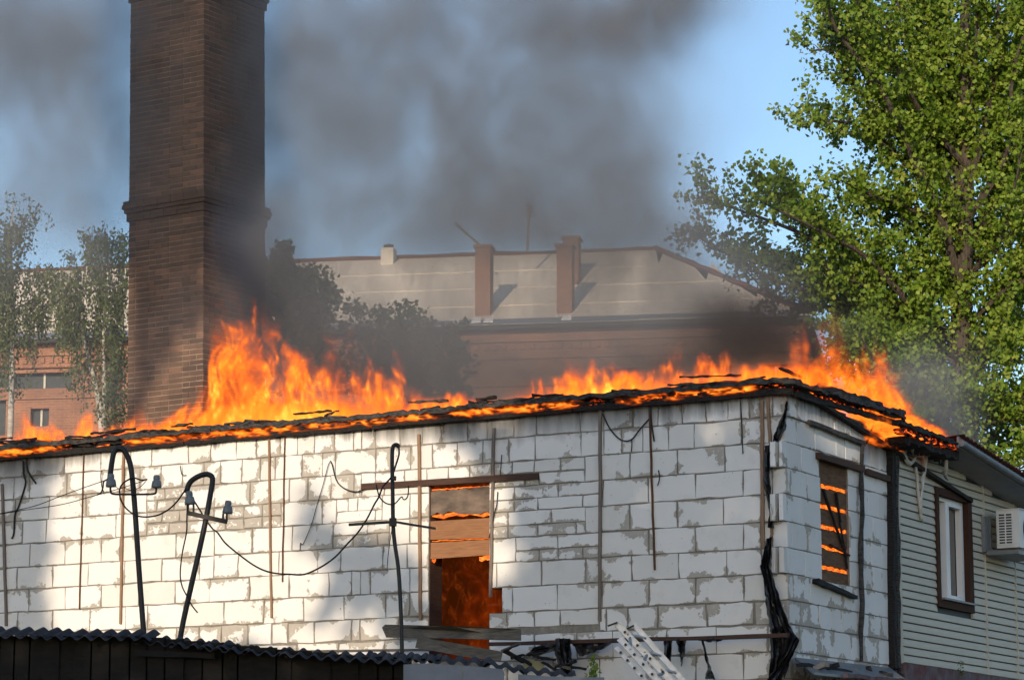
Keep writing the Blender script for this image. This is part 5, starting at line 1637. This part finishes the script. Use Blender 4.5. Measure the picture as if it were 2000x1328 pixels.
# the shaded right half, with a few gaps in the crown
SP_ += shade_points(FR, grid_circles(1055, 770, 1505, 960, 32, [(1395, 825, 20)]) + grid_circles(1055, 990, 1560, 1340, 34, [(1464, 985, 24), (1420, 1165, 16), (1235, 1120, 8)]), .6)
SP_ += shade_points(FR, [(940, 838, 26), (985, 860, 30), (1030, 890, 32), (935, 890, 18), (1000, 915, 24), (1040, 960, 22), (1030, 1130, 26), (1000, 1170, 30), (960, 1200, 32), (900, 1220, 30), (860, 1190, 20), (1020, 1230, 40), (900, 830, 20), (1028, 1040, 16), (860, 1240, 25)], .8)
# leaves added to shade the side wall and siding house
SP_ += shade_points(SD, grid_circles(1560, 965, 1735, 1330, 26, [(1715, 985, 10)]), 1.6)
SP_ += shade_points(SD, [(1570, 905, 18), (1590, 930, 16), (1575, 880, 10), (1730, 900, 8)], 1.2)
SP_ += shade_points(SD, grid_circles(1752, 850, 2050, 1340, 26), 1.7)
# leaves added out of view to shade the upper chimney
SP_ += shade_points(None, grid_circles(235, -60, 520, 470, 34), 1.5)
SP_ += shade_points(None, [(265, 520, 34), (310, 520, 34), (360, 510, 34), (260, 580, 34), (310, 575, 34), (365, 565, 30), (262, 640, 30), (305, 625, 28), (345, 605, 24), (375, 590, 18), (265, 680, 16), (455, 500, 26), (490, 520, 30), (500, 470, 30), (480, 560, 24), (505, 590, 24)], 1.5)
# low dense foliage added out of view to keep the shed and masts dark
for _ in range(15000):
    s = RNG.uniform(-3.5, 12.5); z = RNG.uniform(-1.2, 3.9 - .25 * math.sin(s * 2.3) * RNG.random())
    w = FR.p(s, z)
    SP_.append((w + TO_SUN * ((w.y - T_AT) / -TO_SUN.y + RNG.uniform(-2, 2)))[:])
TR = leaves_mesh('tree_row', np.array(SP_), .30, MAT['dark_leaf'], None, .2, .85)
tag(TR, 'row of leafy trees beside the viewer shading the wall', 'trees', kind='stuff')
reg(TR)
for pts, r in (([(-16.9, 6.4, 0), (-16.8, 6.4, 9), (-16.0, 6.5, 14), (-13.8, 6.6, 19)], .30), ([(-17.6, 6.0, 0), (-17.5, 6.0, 12)], .2), ([(-7.4, 5.8, 0), (-7.5, 5.8, 8), (-7.2, 5.9, 14)], .26), ([(-5.6, 6.2, 0), (-5.5, 6.2, 8), (-5.8, 6.2, 15)], .26), ([(-4.0, 6.8, 0), (-4.1, 6.8, 8), (-3.9, 6.8, 14)], .2)):
    m = MB(); m.tube(pts, list(np.linspace(r, r * .3, len(pts))), 8); part(m, 'trunk', MAT['bark'], TR)
# ------------------------------------------------------------------ numpy noise for fire and smoke
def _hash(ix, iy, iz, seed):
    h = (ix.astype(np.uint32) * np.uint32(374761393) + iy.astype(np.uint32) * np.uint32(668265263) + iz.astype(np.uint32) * np.uint32(2147483647 - 58) + np.uint32(seed * 7919 + 13)) & np.uint32(0xffffffff)
    h = (h ^ (h >> np.uint32(13))) * np.uint32(1274126177)
    h = h ^ (h >> np.uint32(16))
    return (h & np.uint32(0xffff)).astype(np.float32) / np.float32(65535)
def vnoise(x, y, z, seed):
    """smooth value noise 0..1"""
    xf = np.floor(x); yf = np.floor(y); zf_ = np.floor(z)
    ix = xf.astype(np.int32); iy = yf.astype(np.int32); iz = zf_.astype(np.int32)
    fx = x - xf; fy = y - yf; fz = z - zf_
    fx = fx * fx * (3 - 2 * fx); fy = fy * fy * (3 - 2 * fy); fz = fz * fz * (3 - 2 * fz)
    def L(a, b, t): return a + (b - a) * t
    c = lambda dx, dy, dz: _hash(ix + dx, iy + dy, iz + dz, seed)
    x00 = L(c(0, 0, 0), c(1, 0, 0), fx); x10 = L(c(0, 1, 0), c(1, 1, 0), fx)
    x01 = L(c(0, 0, 1), c(1, 0, 1), fx); x11 = L(c(0, 1, 1), c(1, 1, 1), fx)
    return L(L(x00, x10, fy), L(x01, x11, fy), fz)
def fbm(x, y, z, seed, octs=3, gain=.5):
    a = 1.0; s = 0.0; t = 0.0
    for o in range(octs):
        s = s + a * vnoise(x * 2 ** o, y * 2 ** o, z * 2 ** o, seed + o * 17); t += a; a *= gain
    return s / t
def flame_field(X, D, Z, H, seed, lean=0.0, heat=.5):
    """X along the roof, D depth, Z height above the roof edge, H local flame height (all metres): tongues and fine filaments"""
    q = np.clip(Z / np.maximum(H, .02), 0, 3)
    wx = (fbm(X * 1.7, D * 1.7, Z * 1.2, seed, 2) - .5) * (.18 + .62 * np.minimum(Z, 1.2)) + (fbm(X * 5.5, D * 5, Z * 3.6, seed + 5, 2) - .5) * (.05 + .13 * np.minimum(Z, 1.0)) + lean * Z
    wd = (fbm(X * 1.9, D * 1.5, Z * 1.4, seed + 9, 2) - .5) * .35
    x = X + wx; d = D + wd
    tongue = vnoise(x * 4.6, d * 2.4, Z * 1.2, seed + 21)
    t2 = vnoise(x * 10.0, d * 5.0, Z * 2.4, seed + 23)
    lim = -.04 + .95 * tongue + .50 * t2 + .34 * (vnoise(x * 21, d * 8, Z * 5.5, seed + 25) - .42)              # how high this column of flame reaches, in units of H
    torn = np.clip((vnoise(x * 7.5, d * 5, Z * 4.5, seed + 27) + .95 - 1.15 * q) / .35, 0, 1)
    body = torn * np.clip((lim - q) / .20, 0, 1) * np.clip(1.25 - .62 * q, 0, 1)
    r1 = 1 - np.abs(2 * vnoise(x * 10, d * 6, Z * 2.6, seed + 31) - 1)
    r2 = 1 - np.abs(2 * vnoise(x * 22, d * 10, Z * 5.0, seed + 37) - 1)
    r3 = 1 - np.abs(2 * vnoise(x * 44, d * 20, Z * 10, seed + 41) - 1)
    fil = (.07 + 1.25 * r1 ** 4) * (.16 + 1.3 * r2 ** 4) * (.4 + 1.0 * r3 ** 3)
    holes = np.clip((vnoise(x * 3.4, d * 2.2, Z * 2.0, seed + 51) - .30) / .28, 0, 1)
    sheet = 0.0
    for k, c in enumerate((.16, .40, .62)):
        dc = c + (vnoise(X * 2.2, Z * 1.6, Z * 0 + k * 3.7, seed + 61 + k) - .5) * .30
        sheet = sheet + np.exp(-((D - dc) / .055) ** 2)
    core = np.clip(1 - Z / (.07 + .22 * H), 0, 1) ** 1.4 * heat
    f = fil * (.12 + .88 * holes)
    return sheet * body * (f * 1.5 * (1 - .5 * np.minimum(q, 1)) + 1.15 * core * (.25 + r1 * r2))
FH = [(-60, 20), (0, 30), (25, 38), (40, 62), (60, 30), (100, 26), (150, 28), (165, 58), (185, 36), (215, 24), (225, 40), (240, 18), (260, 34), (290, 40), (320, 50), (350, 55), (375, 80), (392, 150), (410, 210), (430, 225), (450, 235), (470, 262), (485, 250), (505, 190), (530, 165), (555, 150), (580, 120), (596, 155), (615, 145), (640, 122), (670, 108), (690, 92), (706, 90), (722, 135), (735, 100), (745, 35), (765, 55), (782, 72), (800, 50), (820, 22), (850, 28), (872, 42), (890, 28), (920, 14), (960, 14), (985, 34), (1010, 52), (1030, 64), (1055, 36), (1075, 105), (1100, 105), (1122, 95), (1135, 40), (1155, 90), (1180, 80), (1200, 95), (1222, 50), (1250, 62), (1275, 105), (1300, 100), (1325, 46), (1345, 70), (1370, 118), (1400, 105), (1425, 48), (1460, 36), (1500, 32), (1525, 40), (1560, 30)]
FHEAT = [(-60, .25), (300, .3), (370, .7), (420, .6), (480, .6), (530, 1.3), (620, 1.3), (680, .5), (740, .5), (800, .35), (960, .5), (1000, 1.3), (1050, 1.1), (1090, .7), (1150, 1.2), (1190, 2.6), (1225, .9), (1300, .7), (1400, .6), (1547, .5)]
def grid_volume(name, arr, size, mat, M):
    """fog volume whose voxels are read from a per-point attribute (filled from numpy) by a Volume Cube node"""
    nx, ny, nz = arr.shape
    me = bpy.data.meshes.new(name)
    me.vertices.add(nx * ny * nz)
    a = me.attributes.new('dens', 'FLOAT', 'POINT')
    a.data.foreach_set('value', np.ascontiguousarray(arr.transpose(2, 1, 0)).ravel().astype(np.float32))
    me.materials.append(mat)
    ob = bpy.data.objects.new(name, me); COL.objects.link(ob)
    ob.matrix_world = M
    ng = bpy.data.node_groups.new(name, 'GeometryNodeTree')
    ng.interface.new_socket('Geometry', in_out='INPUT', socket_type='NodeSocketGeometry')
    ng.interface.new_socket('Geometry', in_out='OUTPUT', socket_type='NodeSocketGeometry')
    nn, L = ng.nodes, ng.links
    gi = nn.new('NodeGroupInput'); go = nn.new('NodeGroupOutput')
    vc = nn.new('GeometryNodeVolumeCube')
    vc.inputs['Min'].default_value = (0, 0, 0); vc.inputs['Max'].default_value = size
    for k, v in zip('XYZ', (nx, ny, nz)): vc.inputs['Resolution ' + k].default_value = v
    pos = nn.new('GeometryNodeInputPosition'); sx = nn.new('ShaderNodeSeparateXYZ'); L.new(pos.outputs[0], sx.inputs[0])
    def mth(op, *ins):
        m = nn.new('ShaderNodeMath'); m.operation = op
        for i, q in enumerate(ins):
            if hasattr(q, 'links'): L.new(q, m.inputs[i])
            else: m.inputs[i].default_value = q
        return m.outputs[0]
    idx = [mth('ROUND', mth('MULTIPLY', sx.outputs[i], (n - 1) / size[i])) for i, n in enumerate((nx, ny, nz))]
    row = mth('MULTIPLY_ADD', idx[2], ny, idx[1])
    # index split into row and column so that large grids stay exact
    f2 = nn.new('FunctionNodeFloatToInt'); L.new(mth('MULTIPLY_ADD', row, nx, idx[0]), f2.inputs[0])
    si = nn.new('GeometryNodeSampleIndex'); si.data_type = 'FLOAT'; si.domain = 'POINT'; si.clamp = True
    at_ = nn.new('GeometryNodeInputNamedAttribute'); at_.data_type = 'FLOAT'; at_.inputs[0].default_value = 'dens'
    L.new(gi.outputs[0], si.inputs['Geometry']); L.new(at_.outputs[0], si.inputs['Value']); L.new(f2.outputs[0], si.inputs['Index'])
    L.new(si.outputs[0], vc.inputs['Density'])
    sm = nn.new('GeometryNodeSetMaterial'); sm.inputs['Material'].default_value = mat
    L.new(vc.outputs[0], sm.inputs[0]); L.new(sm.outputs[0], go.inputs[0])
    md = ob.modifiers.new('volume', 'NODES'); md.node_group = ng
    return ob

def fire_mat(name, st, ka, stops):
    m, nt, out = newmat(name)
    a = N(nt, 'ShaderNodeAttribute', attribute_name='density').outputs['Fac']
    k = math_(nt, 'DIVIDE', a, 4.0, True)
    c = ramp_(nt, k, stops)
    em = nt.nodes.new('ShaderNodeEmission'); nt.links.new(c, em.inputs[0]); nt.links.new(math_(nt, 'MULTIPLY', a, st), em.inputs[1])
    ab = nt.nodes.new('ShaderNodeVolumeAbsorption'); ab.inputs[0].default_value = (0, 0, 0, 1); nt.links.new(math_(nt, 'MULTIPLY', a, ka), ab.inputs[1])
    ad = nt.nodes.new('ShaderNodeAddShader'); nt.links.new(em.outputs[0], ad.inputs[0]); nt.links.new(ab.outputs[0], ad.inputs[1])
    nt.links.new(ad.outputs[0], out.inputs['Volume'])
    return m
FIRE_STOPS = [(.0, (.80, .095, .006)), (.08, (1, .19, .014)), (.25, (1, .31, .030)), (.50, (1, .52, .06)), (1.0, (1, .80, .15))]
MAT['fire'] = fire_mat('fire', 26.0, 18.0, FIRE_STOPS)

def frame_matrix(o, ex, ey):
    M = Matrix.Identity(4)
    for i in range(3):
        M[i][0] = ex[i]; M[i][1] = ey[i]; M[i][2] = (0, 0, 1)[i]; M[i][3] = o[i]
    return M
def lin(n, a, b): return np.linspace(a, b, n, dtype=np.float32)

# --- flames along the front eaves
FS0, FS1 = 12.4, -.35                        # from the left, in metres along the wall
LN, DP, HT = FS0 - FS1, .8, 2.0
nx, ny, nz = int(LN / .02), int(DP / .025), int(HT / .02)
X, D, Z = np.meshgrid(lin(nx, 0, LN), lin(ny, 0, DP), lin(nz, 0, HT), indexing='ij')
col_px = []
for i in range(0, 41):
    s = FS0 - LN * i / 40
    w = FR.p(s, FZ + .25)
    zc = w.y * CP + (w.z - EYE) * SP
    col_px.append((LN * i / 40, 1000 + FPX * w.x / zc, 5425.0 * w.y / zc ** 2))
pxs = np.interp(lin(nx, 0, LN), [q[0] for q in col_px], [q[1] for q in col_px])
ppm = np.interp(lin(nx, 0, LN), [q[0] for q in col_px], [q[2] for q in col_px])
H = (np.interp(pxs, [a for a, b in FH], [b for a, b in FH]) / ppm).astype(np.float32)[:, None, None]
H = H * np.interp(pxs, [0, 300, 380, 700, 760, 960, 1060, 1250, 1547], [.85, 1.05, 1.22, 1.15, .85, .75, .74, .72, .70]).astype(np.float32)[:, None, None]
HE = np.interp(pxs, [a for a, b in FHEAT], [b for a, b in FHEAT]).astype(np.float32)[:, None, None]
A = flame_field(X, D, Z, H + .10, 3, 0.0, HE) * np.interp(pxs, [0, 380, 560, 740, 960, 1180, 1240, 1547], [1.1, 1.0, 1.1, .9, .85, 1.0, .68, .66]).astype(np.float32)[:, None, None]
o_ = FR.p(FS0, FZ + .165, .06)
fl1 = grid_volume('flames', A, (LN, DP, HT), MAT['fire'], frame_matrix(o_, -FR.u, -FR.n))
tag(fl1, 'orange flames rising along the front roof edge of the block house', 'fire', kind='stuff')
# --- small flames licking out between fascia and roof edge
nx, ny, nz = int(LN / .016), 7, 20
X, D, Z = np.meshgrid(lin(nx, 0, LN), lin(ny, 0, .12), lin(nz, 0, .2), indexing='ij')
r1 = 1 - np.abs(2 * vnoise(X * 6 + Z * 9, D * 5, Z * 14, 71) - 1); r2 = 1 - np.abs(2 * vnoise(X * 13 - Z * 6, D * 9, Z * 38, 72) - 1)
on = np.clip((vnoise(X * 1.3, D * 0, Z * 0, 73) - .40 + .16 * np.clip((X - 4) / 3, -1, 1)) / .2, 0, 1)
A = on * (r1 ** 3) * (r2 ** 4) * 2.4 * np.clip(1 - np.abs(Z - .085) / (.035 + .05 * vnoise(X * 4, D * 0, Z * 0, 74)), 0, 1)
fl2 = grid_volume('flames', A, (LN, .12, .2), fire_mat('ember_fire', 50.0, 34.0, FIRE_STOPS), frame_matrix(FR.p(FS0, FZ + .0, .13), -FR.u, -FR.n))
tag(fl2, 'thin line of flame between the fascia and the roof edge', 'fire', kind='stuff')
# --- flames along the side verge
SH = [(1545, 40), (1575, 40), (1590, 58), (1605, 62), (1618, 30), (1632, 60), (1640, 120), (1652, 175), (1668, 165), (1682, 120), (1700, 112), (1720, 120), (1745, 110), (1765, 100), (1780, 90), (1792, 60), (1805, 22), (1830, 28), (1850, 36), (1870, 30), (1885, 10)]
SL, SDP, SHT = 5.9, .8, 2.2
nx, ny, nz = int(SL / .025), 32, int(SHT / .022)
X, D, Z = np.meshgrid(lin(nx, 0, SL), lin(ny, 0, SDP), lin(nz, 0, SHT), indexing='ij')
col_px = []
for i in range(41):
    s = -.05 + SL * i / 40; w = SD.p(s, 6.9, .05); zc = w.y * CP + (w.z - EYE) * SP
    col_px.append((SL * i / 40, 1000 + FPX * w.x / zc, 5425.0 * w.y / zc ** 2))
spx = np.interp(lin(nx, 0, SL), [q[0] for q in col_px], [q[1] for q in col_px])
spp = np.interp(lin(nx, 0, SL), [q[0] for q in col_px], [q[2] for q in col_px])
Hs = (np.interp(spx, [a for a, b in SH], [b for a, b in SH]) / spp).astype(np.float32)[:, None, None] * 1.05
base_px = np.interp(spx, [1545, 1756, 1870], [742, 806, 868])
base_z = np.array([SD.px(a, b, .05)[1] for a, b in zip(spx, base_px)], dtype=np.float32)
zmin = float(base_z.min()) - .35
A = flame_field(X * .9, D, np.maximum(Z + zmin - base_z[:, None, None], 0), Hs, 9, .25, .35)
A = np.where(Z + zmin - base_z[:, None, None] < -.02, 0, A) * .92
# fire filling the gap where the top blocks fell out, and the burning soffit behind
gx = ((spx > 1690) & (spx < 1756))[:, None, None]
zz = Z + zmin
gap = gx * np.clip((zz - (ZB[1] - .02)) / .05, 0, 1) * np.clip((base_z[:, None, None] + .02 - zz) / .05, 0, 1)
r1 = 1 - np.abs(2 * vnoise(X * 4, D * 7, Z * 16, 81) - 1); r2 = 1 - np.abs(2 * vnoise(X * 9, D * 12, Z * 34, 82) - 1)
gd = gap * r1 ** 3 * (.15 + r2 ** 3) * 1.1 * np.clip(1 - D / .5, 0, 1)
gx2 = ((spx >= 1752) & (spx < 1866))[:, None, None]
eav = gx2 * np.clip(1 - np.abs(zz - (base_z[:, None, None] - .05)) / .14, 0, 1) * r1 ** 3 * (.12 + r2 ** 3) * 1.7
A = A + gd + eav
fl3 = grid_volume('flames', A, (SL, SDP, SHT), MAT['fire'], frame_matrix(SD.p(-.05, zmin, .10), SD.u, -SD.n))
tag(fl3, 'orange flames along the side verge up to the siding house', 'fire', kind='stuff')
# --- burning room behind the doorway
nx, ny, nz = 50, 24, 90
X, D, Z = np.meshgrid(lin(nx, 0, 1.3), lin(ny, 0, .8), lin(nz, 0, 2.4), indexing='ij')
A = flame_field(X, D, Z, np.float32(2.2) + X * 0, 15, 0.0, .15) * .16
fl4 = grid_volume('flames', A, (1.3, .8, 2.4), fire_mat('room_fire', 5.0, 9.0, [(.0, (.5, .04, .002)), (.12, (.8, .11, .006)), (.4, (1, .22, .02)), (1, (1, .5, .06))]), frame_matrix(FR.p(DOOR_L + .25, DOOR_B - .05, -.9), -FR.u, -FR.n))
tag(fl4, 'dark red fire burning in the room behind the doorway', 'fire', kind='stuff')

# ------------------------------------------------------------------ smoke drifting off the roof
SX0, SX1, SY0, SY1, SZ0, SZ1 = -9.6, 7.0, 36.6, 42.4, 6.5, 17.2
vx = .085
nx, ny, nz = int((SX1 - SX0) / vx), int((SY1 - SY0) / .12), int((SZ1 - SZ0) / vx)
X, Y, Z = np.meshgrid(lin(nx, SX0, SX1), lin(ny, SY0, SY1), lin(nz, SZ0, SZ1), indexing='ij')
wxx = (fbm(X * .55, Y * .5, Z * .5, 101, 3) - .5) * 1.5; wzz = (fbm(X * .6, Y * .5, Z * .5, 111, 3) - .5) * 1.3
Xw = X + wxx; Zw = Z + wzz
PUFFS = [ # px, py, rx, ry (pixels), optical depth, distance, spread in depth
 (1310, 0, 85, 70, 2.8, 39.6, .7), (1180, 10, 150, 90, 1.3, 39.4, .62), (1020, 30, 230, 130, 1.05, 39.4, .62), (800, 40, 260, 170, .95, 39.4, .62), (600, 110, 190, 210, .95, 39.4, .62),
 (920, 200, 280, 170, .85, 39.4, .62), (680, 310, 240, 170, .85, 39.4, .62), (1100, 250, 140, 150, .75, 39.4, .62), (950, 370, 220, 130, .75, 39.4, .62), (1060, 420, 110, 120, .6, 39.4, .62),
 (1170, 390, 120, 120, .75, 39.3, .62), (1235, 400, 75, 85, .85, 39.3, .62), (1210, 480, 120, 65, .85, 39.3, .62), (1295, 470, 60, 60, .5, 39.3, .62), (620, 440, 190, 90, .75, 39.4, .62), (830, 470, 170, 70, .7, 39.4, .62), (1010, 490, 150, 60, .6, 39.4, .62),
 (90, 20, 210, 130, .95, 39.4, .62), (210, 150, 160, 170, .8, 39.4, .62), (40, 220, 190, 160, .65, 39.4, .62), (170, 380, 190, 150, .65, 39.4, .62), (-40, 60, 140, 160, .8, 39.4, .62), (30, 480, 160, 120, .45, 39.4, .62),
 (535, 500, 45, 70, .9, 38.2, .5), (560, 590, 90, 95, .9, 39.4, .8), (600, 670, 130, 70, .8, 39.2, .8), (470, 520, 40, 70, .45, 37.9, .4), (720, 690, 130, 85, .9, 39.4, .8), (830, 650, 130, 85, .85, 39.4, .8),
 (860, 740, 130, 60, .8, 39.2, .8), (1000, 700, 190, 80, 1.0, 39.4, .8), (1180, 680, 180, 80, 1.1, 39.4, .8), (1320, 610, 130, 90, 1.0, 39.4, .8), (1370, 510, 70, 50, .3, 39.2, .7), (1250, 720, 160, 45, .7, 38.8, .7),
 (1000, 570, 300, 80, .22, 39.4, .62), (1180, 560, 170, 70, .4, 39.3, .65), (740, 560, 150, 60, .18, 39.4, .62), (1400, 570, 110, 60, .4, 39.0, .6),
 (1760, 750, 50, 48, .8, 38.0, .5), (1810, 800, 48, 48, 1.0, 38.5, .5), (1850, 850, 42, 42, .8, 39.0, .5), (1830, 740, 70, 45, .35, 38.5, .5), (100, 760, 190, 80, .4, 39.4, .62), (330, 640, 90, 90, .15, 37.6, .4)]
BLACK = [(1430, 620, 80, 55, 2.6, 38.6, .5), (1500, 655, 80, 52, 3.6, 38.4, .45), (1570, 670, 50, 40, 2.2, 38.1, .4), (1390, 680, 100, 38, 1.8, 38.5, .5), (1150, 700, 170, 40, .5, 38.6, .5), (1300, 700, 110, 28, .7, 38.4, .5), (1490, 590, 60, 35, .9, 38.6, .5), (1780, 775, 35, 40, .7, 38.1, .4), (1640, 640, 40, 40, .5, 38.0, .4),

 (560, 600, 60, 60, .8, 39.0, .6), (545, 520, 35, 50, .5, 38.6, .5), (640, 690, 110, 45, .6, 38.9, .6), (800, 700, 110, 50, .6, 38.9, .6)]
def puff_field(puffs, lo, hi, k0, k1, seed):
    S = np.zeros_like(X)
    for (px, py, rx, ry, amp, yc, sy) in puffs:
        c = at(px, py, yc); k = 5380.0 / yc
        S += amp / (sy * 1.77) * np.exp(-(((Xw - c.x) / (rx / k)) ** 2 + ((Zw - c.z) / (ry / k)) ** 2) * .75 - ((Y - yc) / sy) ** 2)
    n1 = fbm(Xw * 1.25, Y * 1.1, Zw * .85, seed, 5, .62); n2 = fbm(Xw * 4.2, Y * 3.0, Zw * 2.6, seed + 40, 3, .6)
    S *= np.clip((n1 * .70 + n2 * .30 - k0) / k1, lo, hi)
    return S * np.clip((X - SX0) / .4, 0, 1) * np.clip((SX1 - X) / .4, 0, 1) * np.clip((Y - SY0) / .4, 0, 1) * np.clip((SY1 - Y) / .6, 0, 1) * np.clip((SZ1 - Z) / .5, 0, 1) * np.clip((Z - SZ0) / .3, 0, 1)
S = puff_field(PUFFS, .30, 1.75, .18, .31, 121) * .86
SB = puff_field(BLACK, .1, 2.0, .26, .24, 221) * .66
def smoke_mat(name, col):
    m, nt, out = newmat(name)
    v = nt.nodes.new('ShaderNodeVolumePrincipled')
    v.inputs['Color'].default_value = (*col, 1); v.inputs['Density'].default_value = 1.0; v.inputs['Anisotropy'].default_value = .0
    nt.links.new(v.outputs[0], out.inputs['Volume'])
    return m
MAT['smoke'] = smoke_mat('smoke', (.50, .53, .585)); MAT['black_smoke'] = smoke_mat('black_smoke', (.17, .16, .165))
_sz = (SX1 - SX0, SY1 - SY0, SZ1 - SZ0)
sm_ = grid_volume('smoke', S, _sz, MAT['smoke'], Matrix.Translation((SX0, SY0, SZ0)))
tag(sm_, 'grey smoke veil drifting off the burning roof across the sky', 'smoke', kind='stuff')
kz = int(SB.shape[2] * .42); kx = int(SB.shape[0] * .30)          # the black smoke fills only the low right part
SB = SB[kx:, :, :kz] * np.clip((X[kx:, :, :kz] - X[kx, 0, 0]) / .5, 0, 1) * np.clip((Z[0, 0, kz] - Z[kx:, :, :kz]) / .5, 0, 1)
sm2 = grid_volume('smoke', SB, (float(X[-1, 0, 0] - X[kx, 0, 0]), SY1 - SY0, float(Z[0, 0, kz - 1] - SZ0)), MAT['black_smoke'], Matrix.Translation((float(X[kx, 0, 0]), SY0, SZ0)))
tag(sm2, 'thick black smoke rolling low off the right end of the burning roof', 'smoke', kind='stuff')
